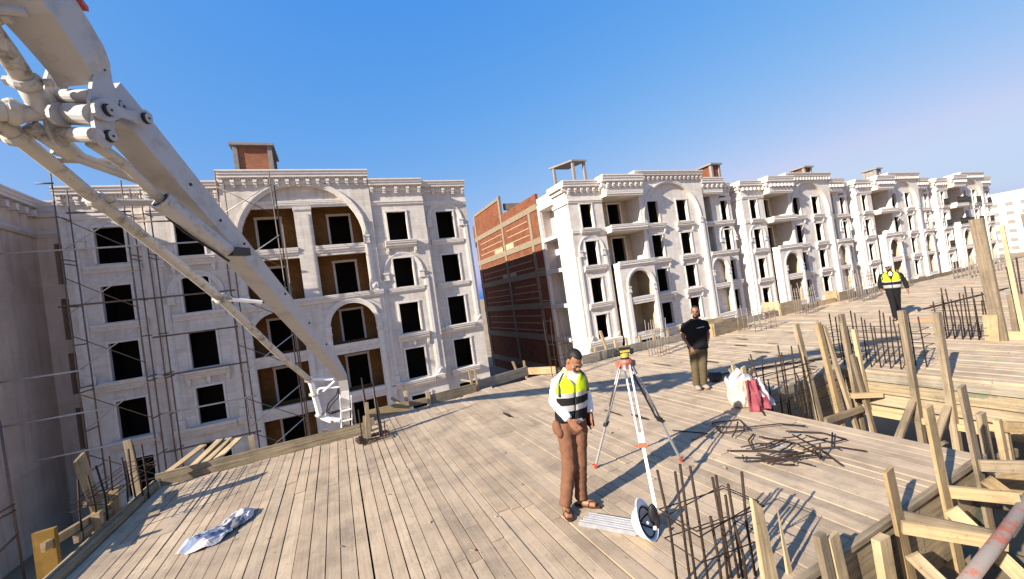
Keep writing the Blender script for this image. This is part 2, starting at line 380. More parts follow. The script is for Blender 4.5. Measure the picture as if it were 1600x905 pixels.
# ------------------------------------------------------------------ facade kit
T = .25
def quad(mb, a, b, c, d, m=0, t=.5): mb.add([a, b, c, d], [(0,1,2,3)], m, t)
def wall_panel(mb, x0, x1, z0, z1, y, rows, t=T, m=0):
    """wall facing -y with rectangular or round-headed holes. rows: (zb, zt, [(xa, xb, arch)])"""
    cur = z0
    q = lambda a, b, c, d: quad(mb, (a,y,c), (b,y,c), (b,y,d), (a,y,d), m)
    for zb, zt, holes in sorted(rows):
        if zb > cur: q(x0, x1, cur, zb)
        xc = x0
        for xa, xb, arch in sorted(holes):
            if xa > xc: q(xc, xa, zb, zt)
            r = (xb - xa)/2; zs = zt - r if arch else zt
            quad(mb, (xa,y,zb), (xa,y,zs), (xa,y+t,zs), (xa,y+t,zb), m); quad(mb, (xb,y,zs), (xb,y,zb), (xb,y+t,zb), (xb,y+t,zs), m)
            quad(mb, (xa,y,zb), (xa,y+t,zb), (xb,y+t,zb), (xb,y,zb), m)
            if arch:
                n = 20; pts = [(xa + r - r*math.cos(math.pi*i/n), zs + r*math.sin(math.pi*i/n)) for i in range(n+1)]
                for i in range(n):
                    (ax, a_), (bx, b_) = pts[i], pts[i+1]
                    quad(mb, (ax,y,a_), (bx,y,b_), (bx,y,zt), (ax,y,zt), m)
                    quad(mb, (ax,y,a_), (ax,y+t,a_), (bx,y+t,b_), (bx,y,b_), m)
            else: quad(mb, (xa,y,zt), (xa,y+t,zt), (xb,y+t,zt), (xb,y,zt), m)
            xc = xb
        if xc < x1: q(xc, x1, zb, zt)
        cur = zt
    if cur < z1: q(x0, x1, cur, z1)
WIN = {}
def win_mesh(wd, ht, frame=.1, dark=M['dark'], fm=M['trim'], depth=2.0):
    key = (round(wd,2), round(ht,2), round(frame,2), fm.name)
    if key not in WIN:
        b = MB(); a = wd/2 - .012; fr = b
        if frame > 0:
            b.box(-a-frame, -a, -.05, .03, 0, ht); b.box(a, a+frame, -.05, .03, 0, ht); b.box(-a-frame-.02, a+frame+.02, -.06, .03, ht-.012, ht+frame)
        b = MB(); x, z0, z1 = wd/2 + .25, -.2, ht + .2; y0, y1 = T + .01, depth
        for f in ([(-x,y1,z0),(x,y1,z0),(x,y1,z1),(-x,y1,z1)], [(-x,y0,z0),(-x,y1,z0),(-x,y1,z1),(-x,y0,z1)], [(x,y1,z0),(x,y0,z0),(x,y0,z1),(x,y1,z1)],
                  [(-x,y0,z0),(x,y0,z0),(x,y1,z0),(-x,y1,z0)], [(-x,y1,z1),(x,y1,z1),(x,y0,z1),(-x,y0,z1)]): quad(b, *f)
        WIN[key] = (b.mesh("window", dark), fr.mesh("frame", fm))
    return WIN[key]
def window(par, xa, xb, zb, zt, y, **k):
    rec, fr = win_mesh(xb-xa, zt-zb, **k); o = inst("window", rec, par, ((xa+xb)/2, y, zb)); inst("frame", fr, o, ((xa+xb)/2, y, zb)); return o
LEDGE = [(0,0),(.10,0),(.16,.12),(.20,.14),(.20,.24),(.27,.30),(.27,.36),(.30,.40),(.30,.46),(0,.46)]
def scale_prof(p, d, h): 
    mo = max(a for a, _ in p); mh = max(b for _, b in p); return [(a/mo*d, b/mh*h) for a, b in p]
def ledge(par, x0, x1, z0, z1, y, d=.32, name="window_ledge", blocks=0, m=None, dent=True):
    d = d*.8
    b = MB(); b.profile(x0, x1, y + .03, [(o + (.03 if o > 0 else 0), z0 + h) for o, h in scale_prof(LEDGE, d, z1 - z0)])
    if dent:
        n = max(3, int((x1-x0)/.11)); s = (x1-x0)/n; zz = z0 + (z1-z0)*.34
        for i in range(n): b.box(x0 + (i+.2)*s, x0 + (i+.75)*s, y - d*.67 - .03, y - d*.6, zz, zz + (z1-z0)*.16, t=.5)
    for i in range(blocks):
        xx = x0 + .12 + (x1-x0-.24)*i/max(1, blocks-1)
        b.box(xx-.08, xx+.08, y - d*.5, y + .02, z0 - .24, z0 + .01, t=.5); b.box(xx-.06, xx+.06, y - d*.35, y + .02, z0 - .34, z0 - .24, t=.5)
    return part(name, b, m or M['trim'], par, ((x0+x1)/2, y, z0))
BR = {}
def bracket_mesh(k=1.0):
    if k not in BR:
        b = MB(); b.box(-.10*k, .10*k, -.25*k, .03, -.14*k, 0, t=.5); b.box(-.085*k, .085*k, -.17*k, .03, -.27*k, -.14*k, t=.5); b.box(-.10*k,.10*k,-.12*k,.03,-.38*k,-.27*k, t=.5)
        BR[k] = b.mesh("bracket", M['trim'])
    return BR[k]
CORN = [(0,0),(.06,0),(.10,.10),(.10,.30),(.34,.34),(.34,.46),(.40,.52),(.40,.60),(.46,.66),(.46,.74),(0,.74)]
def cornice(par, x0, x1, z1, y, h=.72, d=.42, brk=.62, brackets=True, wrap_left=0.0, string=True):
    b = MB(); z0 = z1 - h
    b.profile(x0 - (.0 if not wrap_left else d), x1, y + .03, [(o + (.03 if o > 0 else 0), z0 + q) for o, q in scale_prof(CORN, d, h)])
    n = max(4, int((x1-x0)/.14)); s = (x1-x0)/n
    for i in range(n): b.box(x0 + (i+.2)*s, x0 + (i+.75)*s, y - d*.45, y - d*.2, z0 + h*.30, z0 + h*.45, t=.5)
    b.box(x0 + .01, x1 - .01, y - .02, y + .5, z1 - .03, z1 + .06, t=.4)
    if string:
        zs = z0 - .95
        b.profile(x0, x1, y + .03, [(0,zs),(.07,zs),(.07,zs+.05),(.11,zs+.08),(.11,zs+.16),(.15,zs+.20),(.15,zs+.30),(0,zs+.34)])
    if wrap_left:
        b.box(x0 - d, x0 + .02, y + .0, y + wrap_left, z1 - h*.55, z1 - .015, t=.5); b.box(x0 - d*.45, x0 + .02, y, y + wrap_left, z0 + .1, z1 - h*.55, t=.5)
        if string: b.box(x0 - .12, x0 + .02, y, y + wrap_left, z0 - .92, z0 - .66, t=.5)
    part("cornice", b, M['trim'], par, ((x0+x1)/2, y, z0))
    k = max(2, round((x1-x0)/brk)); 
    if brackets:
        me = bracket_mesh(1.0)
        for i in range(k): inst("bracket", me, par, (x0 + .18 + (x1-x0-.36)*i/(k-1), y, z0 + h*.30))
    else:
        q = MB()
        for i in range(k):
            xx = x0 + .18 + (x1-x0-.36)*i/(k-1); q.box(xx-.11, xx+.11, y-.30, y+.02, z0 - .1, z0 + .2, t=.5)
        part("bracket_row", q, M['trim'], par, ((x0+x1)/2, y, z0), kind="stuff")
def arch_trim(par, xc, zs, r, y, wd=.26, proud=.10, steps=3, bottom=None, blocks=True):
    """moulded round arch (r = inner radius) on the wall plane y"""
    proud = proud*.7
    b = MB(); n = 28
    for k in range(steps):
        r0 = r + wd*k/steps; r1 = r + wd*(k+1)/steps; p = proud*(k+1)/steps
        for i in range(n):
            a0, a1 = math.pi*i/n, math.pi*(i+1)/n
            P = lambda rr, a, yy: (xc - rr*math.cos(a), yy, zs + rr*math.sin(a))
            quad(b, P(r0,a0,y-p), P(r0,a1,y-p), P(r1,a1,y-p), P(r1,a0,y-p)) ; b.f[-1].reverse()
            quad(b, P(r0,a0,y+.02), P(r0,a1,y+.02), P(r0,a1,y-p), P(r0,a0,y-p)); quad(b, P(r1,a0,y-p), P(r1,a1,y-p), P(r1,a1,y+.02), P(r1,a0,y+.02))
    if blocks:
        for sx in (-1, 1):
            xx = xc + sx*(r + wd/2)
            b.box(xx-.19, xx+.19, y-proud-.07, y+.02, zs-.10, zs, t=.5); b.box(xx-.16, xx+.16, y-proud-.03, y+.02, zs-.42, zs-.10, t=.5); b.box(xx-.19, xx+.19, y-proud-.06, y+.02, zs-.50, zs-.42, t=.5)
    return part("arch_trim", b, M['trim'], par, (xc, y, zs))
def pilaster(par, xc, z0, z1, y, wd=.34, proud=.12, base=True):
    proud = proud*.65
    b = MB(); b.box(xc-wd/2, xc+wd/2, y-proud*.55, y+.02, z0, z1, t=.5); b.box(xc-wd*.30, xc+wd*.30, y-proud, y-proud*.5, z0 + .5, z1-.02, t=.5)
    if base:
        b.box(xc-wd*.62, xc+wd*.62, y-proud-.05, y+.02, z0, z0+.48, t=.5)
        b.add([(xc-.14,y-proud-.055,z0+.08),(xc+.14,y-proud-.055,z0+.08),(xc+.14,y-proud-.055,z0+.40),(xc-.14,y-proud-.055,z0+.40),(xc,y-proud-.13,z0+.24)], [(0,1,4),(1,2,4),(2,3,4),(3,0,4)], 0, .5)
    return part("pilaster", b, M['trim'], par, (xc, y, z0))
def shell_box(par, x0, x1, y0, y1, z0, z1, m, name="wall"):
    b = MB(); b.box(x0, x1, y0, y1, z0, z1, t=.5); return part(name, b, m, par, (x0, y0, z0))
def loggia(par, x0, x1, z0, z1, y, depth, wins, back=None, side=None, ceil=None, t=T, e=.12):
    """recess behind a hole of the wall: back wall with its own openings, sides, floor and ceiling"""
    b = MB(); yb = y + depth
    wall_panel(b, x0-e, x1+e, z0-.1, z1+.1, yb, [(zb, zt, [(xa, xb, False)]) for xa, xb, zb, zt in wins] if len(wins) < 2 else [(wins[0][2], wins[0][3], [(q[0], q[1], False) for q in wins])], m=0)
    ys = y + t + .004
    quad(b, (x0-e,ys,z0-.1),(x0-e,yb,z0-.1),(x0-e,yb,z1+.1),(x0-e,ys,z1+.1), 1); quad(b, (x1+e,yb,z0-.1),(x1+e,ys,z0-.1),(x1+e,ys,z1+.1),(x1+e,yb,z1+.1), 1)
    quad(b, (x0-e,ys,z0-.1),(x1+e,ys,z0-.1),(x1+e,yb,z0-.1),(x0-e,yb,z0-.1), 2); quad(b, (x0-e,yb,z1+.1),(x1+e,yb,z1+.1),(x1+e,ys,z1+.1),(x0-e,ys,z1+.1), 2)
    part("loggia", b, [back or M['ochre'], side or M['ochre'], ceil or M['concrete']], par, ((x0+x1)/2, y, z0))
    for xa, xb, zb, zt in wins: window(par, xa, xb, zb, zt, yb, frame=.13)

# ------------------------------------------------------------------ left apartment building (scaffolded)
GZ = -6.4
Y = 26.8
B1 = root("apartment_building", "nearest cream stone apartment block, its great round arch over brown loggias, behind the pump boom", "building", (-1, Y, GZ))
WT, WB = [8.79, 5.74, 2.79, -.19, -3.2], [6.9, 3.86, .85, -2.13, -5.1]
def bay_inner(xc, x0, x1, m):   # bay with flat window on top, arch on the second row
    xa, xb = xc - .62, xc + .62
    b = MB(); wall_panel(b, x0, x1, GZ, 10.5, Y, [(WB[i], WT[i], [(xa, xb, False)]) for i in range(5)]); part("wall", b, M['stone'], B1)
    for i in range(5): window(B1, xa, xb, WB[i], WT[i], Y)
    cornice(B1, x0, x1, 10.88, Y)
    s = 1 if m else -1
    ledge(B1, xc-.95, xc+1.05, 6.38, 6.88, Y, .40, blocks=2); ledge(B1, x0+.02, x0+.5, 6.42, 6.80, Y, .10, "string_course"); ledge(B1, x1-.8, x1-.02, 6.42, 6.80, Y, .10, "string_course")
    arch_trim(B1, xc, 4.85, 1.0, Y, .26)
    ledge(B1, xc-1.15, xc+1.2, 3.46, 3.82, Y, .16)
    for sx in (-1, 1): pilaster(B1, xc + sx*1.40, -2.2, 4.42, Y)
    ledge(B1, xc-.95, xc+1.05, .32, .80, Y, .40, blocks=3)
    ledge(B1, xc-1.0, xc+1.05, -2.66, -2.20, Y, .42); ledge(B1, xc+1.06, xc+1.72, -2.60, -2.19, Y, .25, "string_course"); ledge(B1, xc-1.72, xc-1.01, -2.60, -2.19, Y, .25, "string_course")
def bay_outer(xc, x0, x1, yy):
    xa, xb = xc - .61, xc + .61
    b = MB(); wall_panel(b, x0, x1, GZ, 10.5, yy, [(WB[i], WT[i], [(xa, xb, False)]) for i in range(5)]); part("wall", b, M['stone'], B1)
    for i in range(5): window(B1, xa, xb, WB[i], WT[i], yy)
    cornice(B1, x0, x1, 10.85, yy)
    arch_trim(B1, xc, 8.2, 1.0, yy, .26)
    for sx in (-1, 1): pilaster(B1, xc + sx*1.42, .82, 7.78, yy)
    ledge(B1, xc-1.15, xc+1.15, 6.45, 6.80, yy, .16); ledge(B1, xc-1.15, xc+1.15, 3.46, 3.80, yy, .16)
    ledge(B1, xc-1.05, xc+1.05, .36, .86, yy, .40); ledge(B1, x0+.02, xc-1.06, .38, .80, yy, .28, "string_course"); ledge(B1, xc+1.06, x1-.02, .38, .80, yy, .28, "string_course")
    ledge(B1, xc-1.0, xc+1.0, -2.60, -2.16, yy, .36)
bay_inner(4.50, 3.0, 6.38, True); bay_inner(-6.55, -8.25, -4.9, False)
bay_outer(7.85, 6.38, 9.55, 27.3); bay_outer(-10.0, -11.85, -8.25, 27.3)
for x0, x1 in ((6.13, 6.379), (-8.249, -8.0)): shell_box(B1, x0, x1, Y + .004, 27.4, GZ, 10.5, M['stone'])
# gable with the great arch
YG = 26.62
gx0, gx1, gc, gr = -4.9, 3.0, -.93, 3.25
b = MB()
wall_panel(b, gx0, gx1, 3.84, 10.8, YG, [(3.86, 7.35 + gr, [(gc-gr, gc+gr, True)])])
part("wall", b, M['stone'], B1)
cornice(B1, gx0-.02, gx1+.02, 11.42, YG, .75, .42, .52, string=False)
shell_box(B1, gx0, gx0+.2, YG+.003, Y+.3, GZ, 11.2, M['stone']); shell_box(B1, gx1-.2, gx1, YG+.003, Y+.3, GZ, 11.2, M['stone'])
arch_trim(B1, gc, 7.35, gr, YG, .30, .14, 3)
for sx in (-1, 1): pilaster(B1, gc + sx*(gr+.2), 3.86, 6.86, YG, .40, .13)
# tympanum, lintel, pier, balcony fronts inside the arch
b = MB(); wall_panel(b, gc-gr-.1, gc+gr+.1, 9.35, 10.75, YG + .25, []); part("wall", b, M['stone'], B1)
ledge(B1, gc-gr+.3, gc+gr-.3, 9.30, 9.72, YG + .25, .16, "lintel")
shell_box(B1, gc-.47, gc+.47, YG + .06, YG + .6, 3.86, 9.30, M['stone'], "pier"); ledge(B1, gc-.50, gc+.50, 9.05, 9.28, YG + .06, .06, "pier_capital")
for xa, xb in ((gc-gr-.05, gc-.471), (gc+.471, gc+gr+.05)):
    shell_box(B1, xa, xb, YG + .10, YG + .45, 6.30, 6.92, M['stone'], "balcony"); ledge(B1, xa, xb, 6.46, 6.90, YG + .10, .16)
    xm = (xa + xb)/2 + (.12 if xa > gc else -.1)
    for z0, z1, zb, zt in ((6.6, 9.5, 7.0, 9.05), (3.75, 6.45, 3.9, 6.0)):
        loggia(B1, xa + .05, xb - .05, z0, z1, YG + .45, 1.3, [(xm-.62, xm+.62, zb, zt)], t=0)
# lower half: two arches
b = MB(); c1, c2, ar = -2.98, 1.06, 1.30
rows = [(GZ+.3, -2.75, [(c-ar, c+ar, False) for c in (c1, c2)]), (-2.1, .22, [(c-ar, c+ar, False) for c in (c1, c2)]), (.84, 1.95+ar, [(c-ar, c+ar, True) for c in (c1, c2)])]
wall_panel(b, gx0, gx1, GZ, 3.86, YG, rows); part("wall", b, M['stone'], B1)
ledge(B1, gx0-.05, gx1+.05, 3.46, 3.86, YG, .22, "string_course")
for c in (c1, c2):
    arch_trim(B1, c, 1.95, ar, YG, .30, .13)
    for sx in (-1, 1): pilaster(B1, c + sx*(ar + .18), -6.2, 1.46, YG, .36, .12, False)
    for z0, z1 in ((.26, .84), (-2.74, -2.12)):
        ledge(B1, c-ar+.01, c+ar-.01, z0 + .02, z1, YG + .1, .20, "balcony")
    for z0, z1, zb, zt in ((.5, 3.4, .9, 2.85), (-2.4, .45, -2.1, -.1), (-5.4, -2.6, -5.1, -3.1)):
        loggia(B1, c-ar, c+ar, z0, z1, YG, 1.7, [(c-.62, c+.62, zb, zt)])
# body and roof
shell_box(B1, -11.85, -11.6, 27.31, 48, GZ, 10.4, M['stone']); shell_box(B1, 9.3, 9.549, 27.31, 48, GZ, 10.4, M['brick'])
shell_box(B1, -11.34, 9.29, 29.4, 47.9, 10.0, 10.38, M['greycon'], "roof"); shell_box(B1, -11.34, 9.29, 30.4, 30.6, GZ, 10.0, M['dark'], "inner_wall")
shell_box(B1, -11.34, 9.29, 47.7, 47.95, GZ, 9.99, M['brick'])
shell_box(B1, -8.2, 6.3, 27.35, 29.39, 10.0, 10.3, M['greycon'], "roof")
def stair_box(par, x0, x1, y0, y1, z0, z1, m=None, lab=None):
    m = m or M['brick2']; b = MB()
    b.box(x0+.1, x1-.1, y0+.1, y1-.1, z0, z1, t=.5); cm = part("chimney", b, m, par, (x0, y0, z0))
    c = MB(); s = .26
    for cx, cy in ((x0, y0), (x1-s, y0), (x0, y1-s), (x1-s, y1-s)): c.box(cx, cx+s, cy, cy+s, z0, z1-.002, t=.5)
    c.box(x0-.15, x1+.15, y0-.15, y1+.15, z1, z1+.16, t=.3); part("chimney_frame", c, M['greycon'], cm, (x0, y0, z0))
stair_box(B1, -4.55, -2.35, 30.2, 33.0, 10.38, 14.35)

# wing at the left edge, in shade
WG = root("apartment_wing", "shaded brownish wing at the left edge, at right angles to the scaffolded block", "building", (-14, 25, GZ))
shell_box(WG, -22, -14, 21.5, 30.2, GZ, 10.3, M['shadestone'])
b = MB()
for x_, z_, d_ in ((.0, 10.3, .0),): pass
prof = [(o, q) for o, q in scale_prof(CORN, .5, .8)]
b.prism([(-14 + o - .02, 21.4, 10.2 + q) for o, q in prof], (0, 8.75, 0), 0, .5); b.prism([(-14 + o - .02, 21.4, 9.0 + q) for o, q in [(0,0),(.1,0),(.16,.15),(.16,.3),(0,.3)]], (0, 8.6, 0), 0, .5)
part("cornice", b, M['plaster'], WG, (-14, 25, 10.2))
for i in range(12):
    m_ = MB(); yy = 22 + i*.68; m_.box(-14.02, -13.68, yy, yy+.22, 10.08, 10.42, t=.5); part("bracket", m_, M['plaster'], WG, (-14, yy, 10))
for yy in (22.2,): 
    m_ = MB(); m_.box(-14.02, -13.55, yy, yy+1.9, GZ, 3.2, t=.5); part("pilaster", m_, M['stone'], WG, (-14, yy, GZ))
for zz in (3.2, -.35, -3.5):
    m_ = MB(); m_.box(-14.02, -13.45, 22.0, 24.3, zz-.3, zz, t=.5); part("window_ledge", m_, M['trim'], WG, (-14, 23, zz))
# recessed link between the wing and the block
b = MB()
wall_panel(b, -14.0, -11.86, GZ, 10.3, 30.0, [(zb, zb + 2.25, [(-13.35, -11.9, False)]) for zb in (6.4, 3.35, .35, -2.65, -5.6)], t=.25)
part("wall", b, M['shadestone'], WG, (-13, 30, GZ))
for zb in (6.4, 3.35, .35, -2.65, -5.6): loggia(WG, -13.35, -11.9, zb, zb + 2.25, 30.0, 1.4, [(-12.6, -11.8, zb + .05, zb + 1.7)], M['shadestone'], M['shadestone'], M['shadestone'])
ledge(WG, -13.99, -11.62, 10.1, 10.95, 30.0, .45, "cornice", m=M['plaster']); ledge(WG, -13.99, -11.62, 9.0, 9.35, 30.0, .16, "string_course", m=M['plaster'])
# ------------------------------------------------------------------ the row of four alike blocks on the right
def block(x0, label, roofthing, dz=0.0, side='plain', brackets=True, rail=False, group="cream blocks in the row on the right", floor_shift=0.0):
    B = root("apartment_building", label, "building", (x0, Y, GZ), group)
    X = lambda a: x0 + a
    Zt = [8.71, 5.69, 2.71, -.26, -3.25]; Zb = [6.80, 3.77, .74, -2.16, -5.1]
    st = M['stone2']
    yy = Y
    z = lambda v: v + dz
    Zt = [z(v) for v in Zt]; Zb = [z(v) for v in Zb]
    # bay 1
    b = MB(); xa, xb = X(1.08), X(2.22)
    wall_panel(b, X(0), X(3.3), GZ, z(10.3), yy, [(Zb[i], Zt[i], [(xa, xb, False)]) for i in range(5)]); part("wall", b, st, B)
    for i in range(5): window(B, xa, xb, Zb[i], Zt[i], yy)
    cornice(B, X(0), X(3.3), z(10.55), yy, .85, .40, .55, brackets, wrap_left=2.25 if side == 'brick' else 20.0)
    xc = X(1.65)
    ledge(B, X(.8), X(2.68), z(6.28), z(6.68), yy, .38, blocks=0); ledge(B, X(.02), X(.79), z(6.3), z(6.64), yy, .12, "string_course"); ledge(B, X(2.69), X(3.28), z(6.3), z(6.64), yy, .12, "string_course")
    arch_trim(B, xc, z(4.98), .98, yy, .24)
    for sx in (-1, 1): pilaster(B, xc + sx*1.28, z(-2.3), z(4.5), yy, .32)
    ledge(B, X(.62), X(2.72), z(3.24), z(3.72), yy, .36); ledge(B, X(.62), X(2.72), z(.2), z(.72), yy, .38); ledge(B, X(.05), X(3.25), z(-2.9), z(-2.28), yy, .34)
    # bay 2: balconies above, arched loggia below (projects)
    yp = Y - .7; a, c = X(3.3), X(7.1)
    sh = MB(); sh.box(a + .0, c, yp, yy + 1.6, z(9.12), z(10.2), t=.5); part("balcony_canopy", sh, st, B, (a, yp, z(9.1)))
    cornice(B, a - .02, c + .02, z(10.78), yp, .95, .38, .55, brackets, string=False, wrap_left=.7); ledge(B, a - .02, c + .02, z(9.10), z(9.55), yp, .12, "string_course")
    loggia(B, a + .12, c - .13, z(6.7), z(9.1), yy - .24, 1.75, [(X(4.95), X(6.3), z(6.75), z(8.92))], M['tan'], M['plaster'], M['tan'])
    loggia(B, a + .12, c - .13, z(3.7), z(6.2), yy - .24, 1.75, [(X(4.95), X(6.3), z(3.75), z(5.9))], M['tan'], M['plaster'], M['tan'])
    bp = MB(); bp.box(a + .02, c, yp + .02, yy + 1.5, z(6.16), z(6.40), t=.5); bp.box(a + .02, c, yp + .02, yp + .16, z(6.40), z(6.70), t=.5); bp.box(a+.02, a+.15, yp+.16, yy, z(6.40), z(6.70), t=.5); part("balcony", bp, st, B, (a, yp, z(6.2)))
    ledge(B, a, c + .02, z(6.2), z(6.74), yp + .02, .2)
    b = MB(); ac = X(5.55); ar = 1.22
    wall_panel(b, a + .25, c + .12, GZ, z(3.62), yp, [(z(-5.6), z(-2.85), [(ac-ar, ac+ar, False)]), (z(-2.2), z(.12), [(ac-ar, ac+ar, False)]), (z(.7), z(1.62)+ar, [(ac-ar, ac+ar, True)])]); part("wall", b, st, B)
    shell_box(B, a + .25, a + .45, yp + .003, yy, GZ, z(3.62), st); shell_box(B, c - .08, c + .119, yp + .003, yy + .3, GZ, z(3.62), st)
    ledge(B, a + .2, c + .15, z(3.2), z(3.72), yp, .22, "string_course")
    arch_trim(B, ac, z(1.62), ar, yp, .26, .12)
    for sx in (-1, 1): pilaster(B, ac + sx*(ar + .2), z(-3.0), z(1.14), yp, .42, .14, False)
    ledge(B, ac-ar+.01, ac+ar-.01, z(.12), z(.68), yp + .1, .2, "balcony"); ledge(B, ac-ar+.01, ac+ar-.01, z(-2.8), z(-2.2), yp + .1, .2, "balcony")
    for z0, z1, zb, zt in ((.4, 2.9, .72, 2.7), (-2.5, .3, -2.2, -.1)):
        loggia(B, ac-ar, ac+ar, z(z0), z(z1), yp, 1.9, [(ac-1.15, ac+.15, z(zb), z(zt))], M['tan'], M['tan'], M['tan'])
    # bay 3: gable, great arch framing a recessed wall with two window columns
    g0, g1 = X(7.1), X(14.8); gc = X(10.75); gr = 3.25; yg = Y - .15
    b = MB(); wall_panel(b, g0, g1, GZ, z(10.9), yg, [(GZ + .1, z(6.98) + gr, [(gc-gr, gc+gr, True)])]); part("wall", b, st, B)
    b = MB(); wa, wb, wc, wd = X(8.12), X(9.38), X(11.55), X(12.85)
    wall_panel(b, gc-gr-.1, gc+gr+.1, GZ, z(10.4), yg + .25, [(Zb[i], Zt[i], [(wa, wb, False), (wc, wd, False)]) for i in range(5)]); part("wall", b, st, B)
    for i in range(5): window(B, wa, wb, Zb[i], Zt[i], yg + .25); window(B, wc, wd, Zb[i], Zt[i], yg + .25)
    for zz in (6.2, 3.14, .1, -2.85):
        for xa in (7.72, 11.15): ledge(B, X(xa), X(xa + 2.1), z(zz), z(zz + .48), yg + .25, .40, blocks=2)
    arch_trim(B, gc, z(6.98), gr, yg, .22, .12, 2)
    for sx in (-1, 1): pilaster(B, gc + sx*(gr + .26), z(-2.9), z(6.5), yg, .42, .14)
    cornice(B, g0 - .02, g1 + .02, z(11.22), yg, .65, .42, .5, brackets, string=False, wrap_left=.6)
    shell_box(B, g0, g0 + .2, yg + .003, Y + 2, z(3.6), z(10.9), st); shell_box(B, g1 - .2, g1, yg + .003, Y + 2, GZ, z(10.9), st)
    # bay 4 and 5
    h0, h1, h2 = X(14.8), X(16.5), X(19.3); yr = Y + .5
    sh = MB(); sh.box(h0, X(17.7), Y + .001, yr + 1.6, z(9.12), z(10.0), t=.5); part("balcony_canopy", sh, st, B, (h0, Y, z(9.1)))
    cornice(B, h0, X(17.7), z(10.62), Y, .9, .36, .55, brackets, string=False, wrap_left=0); ledge(B, h0, X(17.7), z(9.1), z(9.5), Y, .12, "string_course")
    b = MB(); wa, wb = X(17.75), X(18.75)
    wall_panel(b, h0, h2, GZ, z(10.0), yr, [(z(6.6), z(9.0), [(h0 + .05, h1, False), (wa, wb, False)]), (z(3.65), z(6.1), [(h0 + .05, h1, False), (wa, wb, False)]),
        (z(.7), z(2.6), [(wa, wb, False)]), (z(-2.2), z(-.3), [(wa, wb, False)])]); part("wall", b, st, B)
    for q in (6.6, 3.65, .7, -2.2): window(B, wa, wb, z(q + .1), z(q + 2.0), yr)
    for z0, z1 in ((6.6, 9.0), (3.65, 6.1)): loggia(B, h0 + .05, h1, z(z0), z(z1), yr, 1.5, [(h0 + .1, h0 + 1.1, z(z0 + .05), z(z1 - .3))], M['tan'], M['plaster'], M['tan'])
    cornice(B, X(17.7), h2, z(10.25), yr, .8, .34, .55, brackets); ledge(B, h0, h2, z(6.06), z(6.52), yr, .3, "balcony"); ledge(B, X(16.0), h2, z(3.2), z(3.62), yr, .3, "balcony"); ledge(B, X(17.4), h2, z(.14), z(.6), yr, .3)
    arch_trim(B, X(18.25), z(5.0), .95, yr, .2)
    b = MB(); a2, ar2 = X(15.85), .98; yq = Y - .1
    wall_panel(b, h0, X(17.25), GZ, z(3.55), yq, [(z(-5.6), z(-2.8), [(a2-ar2, a2+ar2, False)]), (z(-2.2), z(.12), [(a2-ar2, a2+ar2, False)]), (z(.6), z(1.9)+ar2, [(a2-ar2, a2+ar2, True)])]); part("wall", b, st, B)
    shell_box(B, X(17.05), X(17.25), yq + .003, yr, GZ, z(3.55), st); ledge(B, h0, X(17.3), z(3.16), z(3.62), yq, .24, "string_course")
    arch_trim(B, a2, z(1.9), ar2, yq, .2, .1); ledge(B, a2-ar2+.01, a2+ar2-.01, z(.12), z(.6), yq + .08, .2, "balcony"); ledge(B, a2-ar2+.01, a2+ar2-.01, z(-2.75), z(-2.2), yq + .08, .2, "balcony")
    for sx in (-1, 1): pilaster(B, a2 + sx*(ar2 + .18), z(-3.0), z(1.42), yq, .34, .12, False)
    for z0, z1 in ((.4, 2.85), (-2.5, .3)): loggia(B, a2-ar2, a2+ar2, z(z0), z(z1), yq, 1.6, [(a2-.95, a2-.2, z(z0 + .3), z(z1 - .3))], M['tan'], M['tan'], M['tan'])
    # left side wall
    if side == 'brick':
        shell_box(B, X(0), X(.25), Y + .003, Y + 2.2, GZ, z(10.2), M['stone2'])
        b = MB()                                                 # strip of open loggias in the side wall (faces -x)
        y0, y1 = Y + 2.2, Y + 5.1
        b.box(X(1.3), X(1.5), y0, y1, GZ, 9.9, t=.5); b.box(X(.05), X(1.3), y1 - .15, y1, GZ, 9.9, t=.5); b.box(X(.25), X(1.3), y0, y0 + .1, GZ, 9.9, t=.5)
        part("side_loggia", b, M['plaster'], B, (X(0), y0, GZ))
        b = MB()
        for zz in (9.35, 6.5, 3.65, .6, -2.35, -5.3): b.box(X(.02), X(1.29), y0 + .11, y1 - .16, zz, zz + (.32 if zz < 9 else 1.1), t=.5)
        b.box(X(.0), X(.3), y1 - .4, y1 - .155, GZ, 9.34, t=.5); part("side_beam", b, M['plaster'], B, (X(0), y0, 0))
        bw = MB(); bw.box(X(.06), X(.3), y1 + .001, 49.2, GZ, 9.62, t=.5); bw.box(X(.06), X(.3), y1 + .001, 40.0, 9.88, 11.05, t=.5); bw.box(X(.06), X(.3), 40.3, 48.2, 9.88, 12.7, t=.5); bw.box(X(.06), X(.3), 48.3, 49.6, 9.0, 11.8, t=.5)
        part("brick_wall", bw, M['brick'], B, (X(0), 32, GZ))
        fr = MB()
        for zz in (9.62, 6.55, 3.6, .6, -2.4, -5.4): fr.box(X(-.02), X(.25), y1 + .002, 49.1, zz, zz + .28 + (.25 if zz > 9 else .3), t=.5)
        for ya, wd, zt in ((33.3, .45, 9.6), (39.9, .42, 13.1), (48.2, .42, 12.9)): fr.box(X(-.035), X(.24), ya, ya + wd, GZ, zt, t=.5)
        fr.box(X(-.02), X(.25), 40.33, 48.19, 12.7, 13.0, t=.5); fr.box(X(.6), X(9), 40.05, 40.35, 11.6, 12.3, t=.4); fr.box(X(4), X(4.3), 39.9, 40.04, 9, 12.6, t=.4)
        part("concrete_frame", fr, M['concrete'], B, (X(0), 32, GZ))
        ln = MB()
